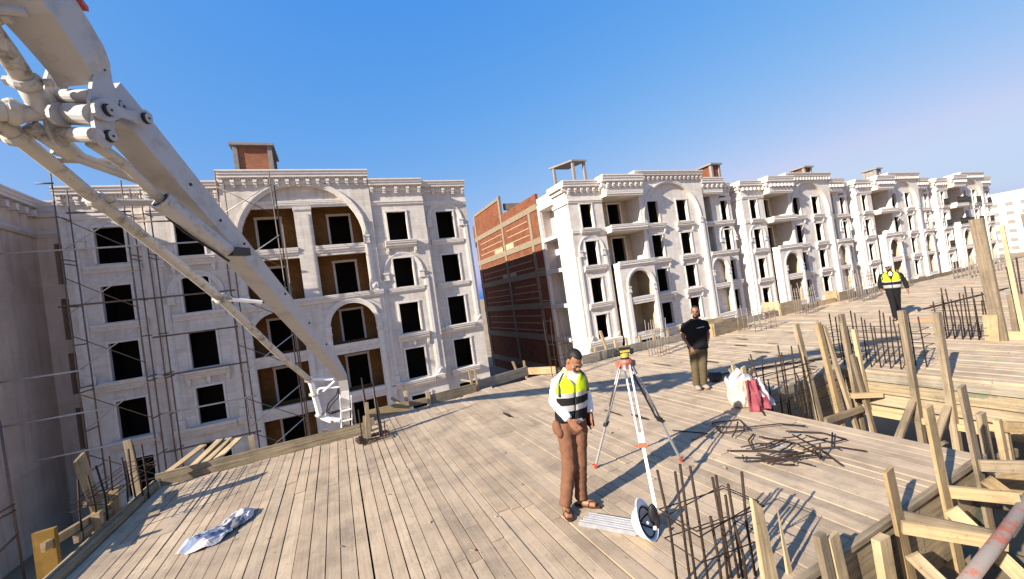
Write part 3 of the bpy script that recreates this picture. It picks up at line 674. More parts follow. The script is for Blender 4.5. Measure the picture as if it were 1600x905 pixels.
        for k, zz in enumerate((9.0, 8.3, 7.65, 5.9, 5.2, 4.55, 2.9, 2.25, 1.6, -.1, -.8, -1.5)):
            for ya, yb in ((33.77, 39.88), (40.34, 48.18)): ln.box(X(.03), X(.1), ya + rnd.uniform(0, .5), yb - rnd.uniform(0, 1.0), zz, zz + .07, t=.5)
        for zz in (6.95, 4.25, 1.3, -.6): ln.box(X(.03), X(.1), y1 + .02, 33.28, zz, zz + .07, t=.5)
        ln.box(X(.035), X(.1), 40.8, 43.2, 7.0, 7.6, t=.5); ln.box(X(.035), X(.1), 37.9, 39.87, 7.0, 7.7, t=.5); ln.box(X(.035), X(.1), 38.2, 41.8, 4.2, 4.6, t=.5)
        part("plaster_strip", ln, M['tan'], B, (X(0), 32, 0))
    else:
        shell_box(B, X(0), X(.25), Y + .003, Y + 20, GZ, z(10.2), M['plaster'])
        q = MB(); 
        for zz in (6.3, 3.3, .3, -2.6): q.box(X(-.05), X(.02), Y + .2, Y + 19.8, z(zz), z(zz + .25), t=.5)
        part("string_course", q, M['trim'], B, (X(0), Y, 0))
    shell_box(B, X(19.05), X(19.299), yr + .01, Y + 20, GZ, z(9.9), M['plaster']); shell_box(B, X(.3), X(19.0), Y + 3.2, Y + 19.6, z(9.6), z(9.85), M['greycon'], "roof")
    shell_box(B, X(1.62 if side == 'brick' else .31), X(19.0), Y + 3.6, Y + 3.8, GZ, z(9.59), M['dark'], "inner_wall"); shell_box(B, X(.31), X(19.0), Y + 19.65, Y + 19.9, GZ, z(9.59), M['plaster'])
    if rail:
        for xa, xb, zz, ry in ((8.0, 9.5, 6.7, yg - .2), (11.4, 13.0, 6.7, yg - .2), (8.0, 9.5, 3.65, yg - .2), (11.4, 13.0, 3.65, yg - .2), (8.0, 9.5, .6, yg - .2), (11.4, 13.0, .6, yg - .2), (8.0, 9.5, -2.3, yg - .2), (11.4, 13.0, -2.3, yg - .2), (1.0, 2.4, 6.68, yy - .3), (1.0, 2.4, 3.7, yy - .3), (1.0, 2.4, .72, yy - .3), (1.0, 2.4, -2.28, yy - .3), (3.6, 6.9, 6.74, yp - .1), (3.6, 6.9, 3.7, yp - .1), (17.5, 19.0, 6.5, yr - .2), (17.5, 19.0, 3.6, yr - .2), (17.5, 19.0, .6, yr - .2)):
            m_ = MB(); n = int((xb - xa)/.13)
            for i in range(n + 1): m_.box(X(xa) + (xb-xa)*i/n - .018, X(xa) + (xb-xa)*i/n + .018, ry - .02, ry + .02, z(zz), z(zz + .85), t=.5)
            m_.box(X(xa), X(xb), ry - .03, ry + .03, z(zz + .85), z(zz + .92), t=.5); m_.box(X(xa), X(xb), ry - .025, ry + .025, z(zz + .3), z(zz + .36), t=.5)
            part("balcony_railing", m_, M['pin'], B, (X(xa), ry, z(zz)))
    if roofthing == 'canopy':
        zt = 12.42
        for cx, cy in ((X(.55), 29.0), (X(1.42), 27.45), (X(2.55), 27.5)):
            c = MB(); c.box(cx, cx+.2, cy, cy+.2, 9.86, zt - .02, t=.5); part("roof_post", c, M['greycon'], B, (cx, cy, 9.86))
        c = MB(); c.prism([(X(.35),29.4,zt-.018),(X(1.35),27.35,zt-.018),(X(2.85),27.35,zt-.018),(X(2.3),29.4,zt-.018)], (0,0,.13), 0, .3); part("roof_canopy", c, M['greycon'], B, (X(1), 28, zt))
        stair_box(B, X(17.55), X(18.85), 27.5, 29.0, 9.86, 12.15, M['brick'])
    elif roofthing == 'brick': stair_box(B, X(12.24), X(13.68), 27.5, 28.95, 9.5, 11.85, M['brick'])
    elif roofthing == 'grey': stair_box(B, X(6.98), X(8.2), 27.5, 28.95, 9.0, 11.6, M['greycon'])
    return B
block(17.75, "cream block with exposed red brick side wall and open concrete canopy on its roof", 'canopy', 0, 'brick')
block(38.0, "cream block between the brick-sided one and the grey-boxed one, red box on its roof", 'brick', -.35, 'plain', False)
block(58.3, "cream block in the far row with a grey concrete box on its roof", 'grey', -.5, 'plain', False)
block(78.4, "cream block with dark balcony railings, farthest of the row", None, -.6, 'plain', False, True)

# far white slab block
FB = root("apartment_building", "far plain white block with rows of small windows at the right edge", "building", (180, 50, -6))
shell_box(FB, 180, 200, 36, 75, -6.4, 9.6, M['farwhite']); shell_box(FB, 182, 198, 44, 60, 9.6, 11.3, M['farwhite'], "roof_box"); shell_box(FB, 179.7, 200.3, 35.7, 75.3, 9.45, 9.75, M['farwhite'], "parapet")
fw = MB(); fw.box(-.12, .05, 0, 1.5, 0, 1.1, t=.5)
fwm = fw.mesh("window", M['greycon'])
for zz in (7.2, 4.6, 2.0, -.6, -3.2, -5.6):
    for i in range(13): inst("window", fwm, FB, (180, 37.5 + i*2.9, zz))
# ------------------------------------------------------------------ scaffolding on the left block
SC = root("scaffolding", "thin brown tube scaffolding standing against the left bays of the nearest block", "scaffolding", (-8, 25.6, GZ))
rnd = random.Random(11)
def pole(par, name, p, q, r=.032, m=None):
    b = MB(); p = Vector(p); q = Vector(q); mid = (p+q)/2 + Vector((rnd.uniform(-.03,.03), 0, 0)); b.tube([p, mid, q], r, 6); return part(name, b, m or M['pipe'], par, p, smooth=True)
for x_, y_, z0, z1 in ((-11.0,25.2,GZ,11.0),(-10.9,26.1,GZ,10.4),(-8.55,25.2,GZ,10.55),(-8.55,26.1,GZ,10.4),(-7.87,25.2,GZ,10.1),(-7.85,26.1,GZ,9.8),(-4.77,25.5,GZ,11.1),(-4.55,26.1,GZ,10.6),(-2.25,25.2,GZ,10.95),(-2.08,25.25,GZ,10.2),(-2.0,26.1,GZ,8.2)):
    pole(SC, "standard", (x_ + rnd.uniform(-.05,.05), y_, z0), (x_, y_, z1))
for x0, x1, z_ in ((-13.2,-5.6,7.3),(-11.3,-8.2,4.7),(-13.6,-10.7,1.72),(-13.7,-10.0,-.2),(-12.7,-9.5,-1.93),(-8.2,-4.5,4.65),(-8.1,-4.6,2.74),(-7.9,-4.4,.83),(-8.1,-4.2,-1.0),(-8.2,-4.2,-2.85),(-11.5,-8.3,-3.9),(-8.1,-6.7,8.44),(-10.6,-8.3,9.0)):
    pole(SC, "ledger", (x0, 25.12, z_ + .03), (x1, 25.14, z_), .042, M['pipelight'] if z_ in (7.3, -.2, -1.93, 1.72, -1.0) else None)
pole(SC, "ledger", (-11.5, 25.1, 10.42), (-10.9, 25.1, 10.42), .04)
for xs in (-11.0, -8.55, -7.87):
    for z_ in (8.9, 6.9, 6.7, 4.7, 2.9, .9, .7, -1.1, -2.9): pole(SC, "transom", (xs, 25.15, z_), (xs + .08, 26.15, z_ + .02), .03)
for x0, x1, lv in ((-10.95,-8.5,(7.3,4.4,1.7,-1.0,-3.8)), (-4.75,-2.15,(8.6,5.7,2.8,.2,-2.6,-4.4))):
    for z_ in lv:
        pole(SC, "brace", (x0, 25.2, z_), (x1, 25.18, z_ + 1.7), .026, M['pipelight']); pole(SC, "brace", (x0, 25.24, z_ + 1.6), (x1, 25.22, z_ - .1), .022)
SW = root("scaffolding", "scaffold tubes in front of the shaded wing at the lower left corner", "scaffolding", (-12.5, 23, GZ))
for p, q in (((-12.5,23.1,.3),(-12.5,23.35,GZ)), ((-12.5,22.3,-3.1),(-12.5,23.3,-3.1)), ((-12.5,22.3,-3.3),(-12.5,23.3,-3.35)), ((-12.9,22.2,-4.9),(-12.5,23.25,-4.3)), ((-13.2,22.0,1.6),(-13.2,22.0,GZ))): pole(SW, "tube", p, q, .045)

# ------------------------------------------------------------------ concrete pump boom
BS, BE = V(-1.542,4.936,4.477), V(-.028,9.114,1.353)
ba = (BE - BS).normalized(); bw = ba.cross(V(0,0,1)).normalized(); bh = bw.cross(ba)
PB = root("concrete_pump_boom", "white jointed concrete pump boom with its delivery pipe, reaching down to the deck edge", "pump boom", (-.5, 9.8, -1.2))
def box_section(b, sts, m=0):
    """sts: (centre, width vec, height vec) rings"""
    o = len(b.v)
    for c, wv, hv in sts: 
        for sx, sy in ((-1,-1),(1,-1),(1,1),(-1,1)): b.v.append(Vector(c) + Vector(wv)*sx*.5 + Vector(hv)*sy*.5)
    n = len(sts); F = []
    for i in range(n-1):
        for k in range(4): F.append([o+i*4+k, o+i*4+(k+1)%4, o+i*4+4+(k+1)%4, o+i*4+4+k])
    F.append([o+3,o+2,o+1,o]); F.append([o+(n-1)*4+k for k in range(4)])
    for f in F: b.f.append(f); b.m.append(m); b.t.append(.5); b.uv.append(None)
L = (BE - BS).length
b = MB(); st = []
for t, k in ((-.07,.98),(.0,1.0),(.30,.92),(.62,.82),(.90,.74)): st.append((BS + ba*L*t, bw*.265*k, bh*.31*k))
st.append((V(.0,9.19,1.18), bw*.19, V(0,.20,.10)*.98)); st.append((V(.01,9.36,.88), bw*.175, V(0,.21,.05)))
box_section(b, st); part("boom_section", b, M['boom'], PB, BS)
b = MB()
for t in (.12,.22,.31,.52,.68,.82):
    c = BS + ba*L*t + bw*.128*(1-.26*t) + bh*(.05 if t > .3 else -.02); b.tube([c, c + bw*.016], .017, 10)
part("bolt", b, M['pin'], PB, BS)
# clean white end piece with side cheeks
b = MB(); box_section(b, [(V(.01,9.34,.90), bw*.17, V(0,.21,.05)), (V(-.01,9.62,.52), bw*.16, V(0,.20,.06)), (V(-.05,9.95,.12), bw*.16, V(0,.20,.05)), (V(-.09,10.2,-.25), bw*.16, V(0,.2,.05))]); part("boom_tip", b, M['boomend'], PB, V(0,9.4,.9))
b = MB()
for s in (-1, 1):
    c = bw*(.115*s); b.prism([V(.0,9.28,.74)+c, V(0,9.46,.80)+c, V(-.06,10.1,-.05)+c, V(-.1,10.3,-.5)+c, V(-.1,10.06,-.5)+c, V(-.05,9.86,.0)+c], bw*.018)
for i, (yy, zz) in enumerate(((9.62,.43),(9.82,.17),(10.0,-.06))): b.box(-.12,.08, yy-.13, yy-.10, zz-.01, zz+.02, t=.5)
part("tip_cheek", b, M['boomend'], PB, V(0,9.6,.4))
b = MB(); b.tube([V(-.13,9.9,-.02), V(.05,9.84,-.02)], .03, 10); b.tube([V(-.15,9.86,.16), V(-.05,9.86,.16)], .04, 10); part("tip_pin", b, M['pin'], PB, V(0,9.9,0))
# upper section
uw = bw
b = MB(); st = []
for c, hv, k in ((V(-2.55,1.2,8.0), V(.085,.24,.27), 1.35), (V(-1.93,3.45,5.75), V(.085,.24,.27), 1.15), (V(-1.779,3.938,5.181), V(.085,.24,.27), 1.08),(V(-1.72,4.078,5.033), V(.085,.235,.26), 1.04),(V(-1.693,4.215,4.95), V(.085,.23,.25), .98),(V(-1.660,4.326,4.85), V(.085,.22,.24), .92),(V(-1.655,4.42,4.775), V(.085,.20,.20), .86),(V(-1.672,4.50,4.70), V(.085,.17,.15), .78)): st.append((c, uw*.34*k, hv*.92))
box_section(b, st); part("boom_section", b, M['boom'], PB, V(-1.8,4.2,5))
b = MB(); b.box(-1.545,-1.49,4.13,4.23,5.16,5.20); part("red_reflector", b, M['redmark'], PB, V(-1.6,4.1,5.3))
# knuckle: side plates, cross tubes, links, pins
plR = [(-1.535,4.367,4.847),(-1.517,4.415,4.889),(-1.502,4.458,4.877),(-1.49,4.492,4.796),(-1.489,4.493,4.724),(-1.48,4.518,4.652),(-1.476,4.529,4.561),(-1.496,4.475,4.42),(-1.508,4.441,4.17),(-1.524,4.399,4.103),(-1.54,4.353,4.09),(-1.558,4.303,4.113),(-1.565,4.283,4.157),(-1.568,4.276,4.376),(-1.571,4.268,4.435),(-1.554,4.314,4.636)]
b = MB(); b.prism(plR, bw*-.03); KP = part("knuckle_plate", b, M['boom'], PB, plR[0])
plL = [(-1.921,4.593,4.868),(-1.905,4.638,4.924),(-1.884,4.694,4.891),(-1.873,4.725,4.806),(-1.873,4.725,4.633),(-1.884,4.696,4.304),(-1.895,4.664,4.206),(-1.919,4.599,4.169),(-1.938,4.546,4.213),(-1.95,4.513,4.334),(-1.953,4.503,4.49),(-1.942,4.536,4.697)]
b = MB(); b.prism(plL, bw*-.03); part("knuckle_plate", b, M['boompipe'], PB, plL[0])
b = MB()
lugs = [(-1.531,4.554,4.667),(-1.504,4.629,4.703),(-1.47,4.722,4.706),(-1.444,4.793,4.658),(-1.441,4.801,4.576),(-1.486,4.679,4.397),(-1.518,4.59,4.415),(-1.531,4.554,4.541)]
b.prism(lugs, bw*-.09); part("lug_plate", b, M['boom'], PB, lugs[0])
lk = [(-1.541,4.232,4.388),(-1.531,4.26,4.444),(-1.51,4.318,4.491),(-1.486,4.385,4.505),(-1.466,4.439,4.495),(-1.445,4.497,4.49),(-1.416,4.579,4.514),(-1.387,4.657,4.571),(-1.357,4.741,4.601),(-1.335,4.8,4.581),(-1.334,4.805,4.521),(-1.347,4.767,4.454),(-1.372,4.7,4.417),(-1.395,4.636,4.423),(-1.42,4.567,4.426),(-1.454,4.473,4.405),(-1.473,4.42,4.351),(-1.5,4.347,4.306),(-1.523,4.282,4.296),(-1.54,4.234,4.326)]
b = MB(); b.prism([V(*p) + bw*.004 for p in lk], bw*-.028); part("link_plate", b, M['boom'], PB, lk[0])
b = MB(); b.prism([V(*p) - bw*.34 for p in lk], bw*-.028); part("link_plate", b, M['boom'], PB, V(*lk[0]) - bw*.34)
def pin_at(c, off=0):
    c = V(*c) - bw*.017; b = MB(); b.tube([c - bw*.02, c + bw*.002], .050, 20); part("pin_seat", b, M['pin'], KP, c)
    b = MB(); b.tube([c - bw*.02 + V(.006,.012,.004), c + bw*.006 + V(.006,.012,.004)], .043, 20); b.tube([c + bw*.004 + V(.006,.012,.004), c + bw*.012 + V(.006,.012,.004)], .010, 10, m=1); part("pin", b, [M['boom'], M['pin']], KP, c)
for c in ((-1.507,4.408,4.784),(-1.494,4.378,4.197),(-1.466,4.327,4.397),(-1.33,4.703,4.508),(-1.475,4.622,4.573)): pin_at(c)
def ctube(p, q, r, mt=None, name="cross_tube"):
    b = MB(); b.tube([p, q], r, 16); return part(name, b, mt or M['boom'], PB, p, smooth=False)
def bwline(c, a, e): c = V(*c); return c - bw*a, c + bw*e
ctube(V(-1.9,4.651,4.65), V(-1.566,4.341,4.51), .055); ctube(V(-1.917,4.605,4.471), V(-1.573,4.319,4.343), .085); ctube(V(-1.93,4.64,4.306), V(-1.575,4.30,4.167), .06, M['boompipe'])
# hydraulic cylinder under the boom
b = MB(); b.tube([V(-1.72,4.60,4.23), V(-1.785,4.882,4.342) if False else V(-1.66,4.80,4.18), V(-1.60,5.0,4.10), V(-1.43,5.26,3.82)], [.055,.05,.048,.048], 12); part("cylinder_rod", b, M['boompipe'], PB, V(-1.6,4.8,4.1), smooth=True)
b = MB(); cd = (V(-1.069,5.722,3.404) - V(-1.458,5.234,3.858)).normalized(); c0, c1 = V(-1.458,5.234,3.858), V(-1.05,5.75,3.385)
b.tube([c0, c0 + cd*.10, c1 - cd*.25, c1], [.098,.096,.09,.082], 18); b.tube([c0 - cd*.03, c0 + cd*.05], .110, 18); b.tube([c0 - cd*.032, c0 - cd*.028], .085, 18, m=1); part("cylinder_barrel", b, [M['boompipe'], M['pin']], PB, c0)
b = MB(); b.beam(c1, c1 + V(.12,.45,.05), .10, .10); part("cylinder_lug", b, M['pin'], PB, c1)
b = MB(); b.tube([c0 + V(-.02,.1,-.12), c0 + cd*.25 + V(-.03,.0,-.13), c0 + cd*.5 + V(-.02,0,-.12), c1 + V(.0,0,-.12)], .014, 8); part("hose", b, M['blackrub'], PB, c0, smooth=True)
# delivery pipe with clamps and brackets
PP = [V(-2.36,4.36,4.30), V(-2.26,4.43,4.33), V(-2.20,4.56,4.31), V(-2.175,4.673,4.248), V(-2.037,5.382,3.946), V(-1.648,6.64,3.254), V(-1.463,7.108,2.931), V(-1.054,8.579,1.972), V(-.636,9.715,1.19)]
b = MB(); b.tube(PP, [.08,.08,.076,.065,.061,.06,.059,.058,.057], 14); DP = part("delivery_pipe", b, M['boompipe'], PB, PP[4], smooth=True)
b = MB(); b.tube([V(-.636,9.715,1.19), V(-.615,9.80,1.05), V(-.585,9.97,.70), V(-.56,10.1,.38), V(-.50,10.14,.26), V(-.38,10.07,.19), V(-.169,9.86,.174)], [.055,.056,.06,.062,.064,.062,.05], 14); part("end_pipe", b, M['boomend'], PB, V(-.6,9.8,1), smooth=True)
def clamp(c, d, r):
    c = V(*c); d = V(*d).normalized(); b = MB(); b.tube([c - d*.04, c - d*.012, c + d*.012, c + d*.04], [r+.006,r+.022,r+.022,r+.006], 14)
    u = d.cross(V(0,0,1)).normalized(); b.beam(c + u*(r+.05) - d*.02, c + u*(r+.05) + d*.03, .05, .04); b.beam(c - u*(r+.03) - d*.02, c - u*(r+.03) + d*.03, .03, .05); part("pipe_clamp", b, M['boompipe'], DP, c)
dr = PP[5] - PP[4]
clamp((-2.037,5.382,3.946), dr, .07); clamp((-2.02,5.44,3.91), dr, .07); clamp((-1.463,7.108,2.931), PP[7]-PP[6], .065); clamp((-.636,9.715,1.19), V(.05,.2,-.7), .06); clamp((-.60,9.90,.85), V(.05,.2,-.5), .06); clamp((-.55,10.12,.34), V(.05,.1,-.5), .064); clamp((-.30,10.0,.18), V(1,-.8,0), .055)
clamp((-2.19,4.62,4.28), PP[4]-PP[3], .078); clamp((-2.28,4.42,4.33), V(.5,.5,.1), .085)
for p, q, r in (((-2.0,5.43,3.93),(-1.40,5.70,3.97),.035), ((-1.45,7.12,2.93),(-.98,7.28,2.82),.03), ((-.632,9.70,1.21),(-.17,9.30,1.17),.028), ((-2.09,4.86,4.25),(-1.55,5.5,4.08),.03)):
    ctube(V(*p), V(*q), r, M['boomend'] if p[0] > -1.6 else M['boom'], "pipe_bracket")
b = MB(); b.tube([V(-2.05,4.82,4.42), V(-1.95,5.01,4.25), V(-1.60,5.45,4.14)], .036, 10); b.tube([V(-2.16,4.87,4.17), V(-2.0,5.03,4.22), V(-1.58,5.22,4.29)], .026, 10); part("tie_rod", b, M['boom'], PB, V(-2,5,4.2), smooth=True)
b = MB(); b.tube([V(-.52,9.72,.86), V(-.50,9.66,.96), V(-.45,9.63,.985), V(-.08,9.36,.97)], .022, 10); b.tube([V(-.40,9.62,.91), V(-.16,9.29,1.12)], .022, 10); part("stay", b, M['boomend'], PB, V(-.4,9.6,.9), smooth=True)
b = MB(); b.tube([V(-.10,9.40,.98), V(-.16,9.48,.80), V(-.34,9.62,.64), V(-.40,9.78,.45), V(-.33,9.84,.36), V(-.14,9.72,.40)], .017, 8); b.tube([V(-.10,9.42,.95), V(-.12,9.5,.75), V(-.28,9.62,.60), V(-.36,9.76,.47), V(-.30,9.80,.40), V(-.14,9.70,.43)], .014, 8); part("hose", b, M['blackrub'], PB, V(-.2,9.6,.6), smooth=True)
# upper delivery pipe and swivel elbows at the knuckle
b = MB(); b.tube([V(-2.9,1.4,7.4), V(-2.25,3.5,5.30), V(-1.99,3.95,4.88), V(-1.955,4.12,4.72), V(-1.965,4.36,4.59)], [.07,.07,.068,.068,.072], 14); part("delivery_pipe", b, M['boompipe'], PB, V(-2,4,4.8), smooth=True)
clamp((-1.963,4.33,4.60), (0,.5,-.3), .08); clamp((-1.97,3.98,4.86), (0.1,.5,-.4), .074)
b = MB(); b.tube([V(-1.965,4.36,4.59), V(-1.97,4.46,4.50), V(-2.0,4.50,4.43), V(-2.07,4.45,4.40), V(-2.18,4.36,4.37), V(-2.30,4.28,4.33)], [.076,.075,.075,.078,.08,.08], 14); part("elbow", b, M['boompipe'], PB, V(-2,4.4,4.5), smooth=True)
clamp((-2.10,4.42,4.39), (-.6,-.4,-.1), .082)
b = MB(); b.tube([V(-2.06,4.52,4.33), V(-1.98,4.66,4.24), V(-1.93,4.78,4.17)], [.06,.062,.055], 12); part("swivel", b, M['boompipe'], PB, V(-2,4.6,4.2), smooth=True)
b = MB(); b.tube([V(-2.30,3.86,4.86), V(-1.7,3.86,4.86)], .03, 10); part("cross_tube", b, M['boom'], PB, V(-2,3.9,4.9), smooth=True)

# ------------------------------------------------------------------ edge boards and formwork at the deck edge
def timber(name, p, q, wd, th, m, label, cat="timber", group=None, up=(0,0,1), taper=1, skew=0):
    b = MB(); b.jit = .004; b.beam(p, q, wd, th, up, taper=taper, skew=skew); c = (V(*p) + V(*q))/2
    return single(name, b, m, label, cat, c, group)
def P_(name, par, p, q, wd, th, m, up=(0,0,1), taper=1, skew=0, label=None):
    b = MB(); b.jit = .004; b.beam(p, q, wd, th, up, taper=taper, skew=skew); return part(name, b, m, par, (V(*p) + V(*q))/2, label=label)
KF = root("edge_formwork", "long greenish edge boards along the front of the deck, left of the pump boom tip", "formwork", (-1.4, 8.95, 0))
P_("board", KF, (-3.02,8.93,.055), (.40,8.95,.055), .035, .12, M['formply'], (0,0,1)); P_("board", KF, (-3.1,8.955,.165), (.36,8.98,.165), .04, .10, M['formply'], (0,0,1))
P_("ledger", KF, (-3.0,9.06,.02), (.36,9.06,.02), .07, .09, M['oldpine'])
for xx in (-2.2,-1.1,.05): P_("stake", KF, (xx,9.13,-.5), (xx,9.13,.1), .07, .05, M['oldpine'])
P_("stake", KF, (-.45,9.14,-.3), (-.45,9.14,.22), .10, .06, M['oldpine']); P_("stake", KF, (-1.68,9.13,-.3),(-1.70,9.13,.44), .09, .05, M['oldpine'])
KB = root("edge_formwork", "edge board with two upright stubs behind the pump boom tip and rusty column", "formwork", (.9, 10.0, 0))
P_("board", KB, (.42,10.02,.10), (1.36,10.02,.10), .04, .22, M['pine']); P_("stub", KB, (1.33,10.09,-.1), (1.33,10.08,.44), .08, .05, M['pine']); P_("stub", KB, (1.20,10.12,.15), (1.0,10.2,.34), .10, .04, M['pine']); P_("board", KB, (1.36,10.3,.06),(1.9,10.32,.06), .04, .14, M['formply'])
P_("stub", KB, (.46,9.4,-.2), (.44,9.4,.16), .14, .06, M['oldpine'])
KC = root("edge_formwork", "short tilted edge board with pale posts, middle of the front edge", "formwork", (2.5, 10.1, 0))
P_("board", KC, (1.88,10.02,.11), (3.12,10.16,.11), .05, .24, M['formply']); P_("stub", KC, (1.84,10.0,-.05), (1.83,10.0,.33), .09, .06, M['pine']); P_("stub", KC, (3.06,10.22,-.2), (3.02,10.22,.60), .06, .04, M['pine']); P_("stub", KC, (3.20,10.24,-.2), (3.17,10.24,.58), .05, .05, M['pine']); P_("brace", KC, (2.8,10.35,.36), (3.1,10.26,.26), .06, .04, M['pine'])
KD = root("edge_formwork", "grey edge boards meeting at a corner, behind the man in the white shirt", "formwork", (4.2, 10.4, 0))
P_("board", KD, (3.12,10.26,.13), (4.86,10.62,.13), .04, .26, M['greyply']); P_("board", KD, (4.88,10.60,.12), (5.42,9.95,.12), .04, .20, M['pine']); P_("stub", KD, (4.85,10.72,-.1), (4.83,10.72,.42), .05, .05, M['pine']); P_("stub", KD, (4.6,10.75,.1), (4.50,10.75,.46), .16, .03, M['oldpine'])
for i, (p, q) in enumerate((((-2.95,9.0,.18),(-2.60,9.75,.34)), ((-2.62,8.98,.16),(-2.30,9.62,.40)), ((-2.44,8.98,.17),(-2.16,9.66,.38)), ((-2.28,8.99,.17),(-1.98,9.56,.36)))):
    timber("plank", p, q, .13, .03, M['pine'], ["leftmost pale plank end poking over the front edge boards", "second pale plank end from the left poking over the front edge boards", "third pale plank end from the left poking over the front edge boards", "rightmost of four pale plank ends poking over the front edge boards"][i], "plank", "plank ends over the front edge")
# left edge
KL = root("edge_formwork", "shadowed edge boards along the left side of the deck, with yellow-painted post and rails", "formwork", (-3.1, 6, 0))
P_("board", KL, (-3.07,8.9,-.03), (-3.07,3.0,-.03), .05, .26, M['formply']); P_("board", KL, (-3.115,8.9,-.03), (-3.115,3.0,-.03), .035, .32, M['formply'])
P_("post", KL, (-3.34,6.62,-.9), (-3.34,6.62,.46), .19, .06, M['yelpaint'], (0,1,0), label="yellow painted post"); P_("rail", KL, (-3.28,6.45,.32), (-3.28,7.95,.16), .04, .10, M['pine']); P_("rail", KL, (-3.24,6.95,.16), (-3.24,8.0,.10), .05, .10, M['oldpine']); P_("block", KL, (-3.2,7.35,-.1), (-3.2,7.35,.30), .10, .08, M['pine']); P_("rail", KL, (-3.32,7.4,.42), (-3.32,8.3,.30), .04, .08, M['oldpine']); P_("block", KL, (-3.2,7.85,-.1), (-3.2,7.85,.40), .10, .06, M['pine'])
for yy in (5.0, 4.0): P_("post", KL, (-3.2,yy,-.6), (-3.2,yy,.2), .1, .08, M['oldpine'])
timber("plank", (-3.32,7.75,.0), (-3.34,7.45,1.05), .24, .03, M['formply'], "wide tapering plank standing on end at the left deck edge", "plank", None, (1,0,0))
timber("timber_post", (-3.22,8.62,-.1), (-3.32,8.75,.92), .10, .06, M['oldpine'], "rough timber post leaning by the rebar at the left deck edge", "post", None, (0,1,0))
# ------------------------------------------------------------------ right-hand pits, formwork, posts
rnd = random.Random(21)
FP = root("beam_formwork", "far plank side of the pit with two tall posts casting shadows behind it", "formwork", (9.08, 2, -.5))
for i, (zz, mt) in enumerate(((-.11,M['greyply']),(-.33,M['formply']),(-.55,M['oldpine']),(-.74,M['pine']))):
    P_("plank", FP, (9.10 - .004*i, 4.88, zz), (9.10 - .004*i, 1.2 if i % 2 else 1.6, zz), .035, .205 if i < 3 else .12, mt); P_("plank", FP, (9.10 - .004*i, 1.195 if i % 2 else 1.595, zz), (9.10 - .004*i, -3, zz), .035, .20, mt)
for yy, h_ in ((3.73,1.14),(3.29,1.10)): P_("post", FP, (9.02, yy, -1.3), (8.99, yy, h_), .08, .12, M['oldpine'], (1,0,0)); P_("brace", FP, (8.95, yy + .02, -.45), (8.2, yy + .05, -1.1), .10, .05, M['oldpine'])
P_("rail", FP, (9.02, 4.75, -.80), (9.02, 2.2, -.80), .05, .10, M['pine'])
LP = root("beam_formwork", "plank wall with four leaning posts behind the rebar stubs, beside the white sack", "formwork", (7.5, 4.87, -.5))
for i, zz in enumerate((-.12,-.345,-.57,-.8)): P_("plank", LP, (6.06, 4.88 + .004*i, zz), (9.07, 4.88 + .004*i, zz), .035, .215, M['greyply'] if i != 1 else M['formply'])
P_("post", LP, (8.0,4.70,-1.2), (7.62,4.70,1.12), .11, .06, M['oldpine'], (0,1,0)); P_("post", LP, (8.52,4.66,-1.3), (8.14,4.62,1.06), .11, .06, M['pine'], (0,1,0)); P_("post", LP, (8.80,4.58,-1.2), (8.30,4.62,.98), .07, .06, M['oldpine'], (0,1,0))
P_("post", LP, (9.0,4.60,-1.3), (8.92,4.62,1.10), .12, .06, M['oldpine'], (0,1,0)); P_("post", LP, (9.03,4.45,-1.3), (8.96,4.47,.80), .08, .06, M['pine'], (0,1,0)); P_("brace", LP, (8.98,4.40,-1.2), (8.75,4.45,.35), .09, .05, M['oldpine'], (0,1,0))
P_("rail", LP, (7.9,4.60,-.72), (8.9,4.50,-.72), .05, .11, M['oldpine']); P_("rail", LP, (8.6,4.50,-.40), (9.0,4.2,-.42), .06, .09, M['pine'])
NP = root("beam_formwork", "nearest mottled plywood pit side with three tall yellowish posts and cross braces, lower right", "formwork", (4.4, 2.0, -.4))
P_("panel", NP, (2.74,2.03,-.36), (4.62,2.03,-.36), .04, .70, M['formply']); P_("panel", NP, (4.63,2.035,-.36), (6.03,2.035,-.36), .04, .70, M['formply']); P_("rail", NP, (2.74,2.0,.005), (6.0,2.0,.005), .05, .045, M['oldpine'])
P_("panel", NP, (6.035,2.0,-.4), (6.035,4.86,-.4), .04, .64, M['formply'])
for x_, x2, zt, wd, mt in ((4.20,4.05,.49,.125,M['pine']),(5.02,4.84,.83,.130,M['pine']),(5.74,5.55,.86,.125,M['oldpine'])): P_("post", NP, (x_,1.93,-1.0), (x2,1.93,zt), wd, .03, mt, (0,1,0))
P_("post", NP, (3.68,1.86,-1.0), (3.66,1.86,.10), .14, .06, M['pine'], (0,1,0))
for p, q, wd, th, mt in (((4.0,1.87,.05),(4.42,1.42,-.02),.03,.10,M['pine']), ((4.15,1.97,.06),(4.55,1.50,-.05),.03,.08,M['oldpine']), ((4.85,1.87,.06),(5.02,1.50,.09),.03,.11,M['pine']), ((5.5,1.87,.10),(5.9,1.5,.08),.03,.11,M['oldpine']),
    ((4.80,1.86,-.08),(5.0,1.55,-.60),.03,.12,M['pine']), ((5.55,1.86,-.05),(5.85,1.5,-.55),.03,.11,M['pine']), ((4.06,1.86,-.2),(4.3,1.5,-.75),.03,.11,M['oldpine'])): P_("brace", NP, p, q, wd, th, mt)
MP = root("trench_bracing", "loose timber bracing deep in the right pit, at the right edge of the photo", "timber bracing", (8, 2.5, -1))
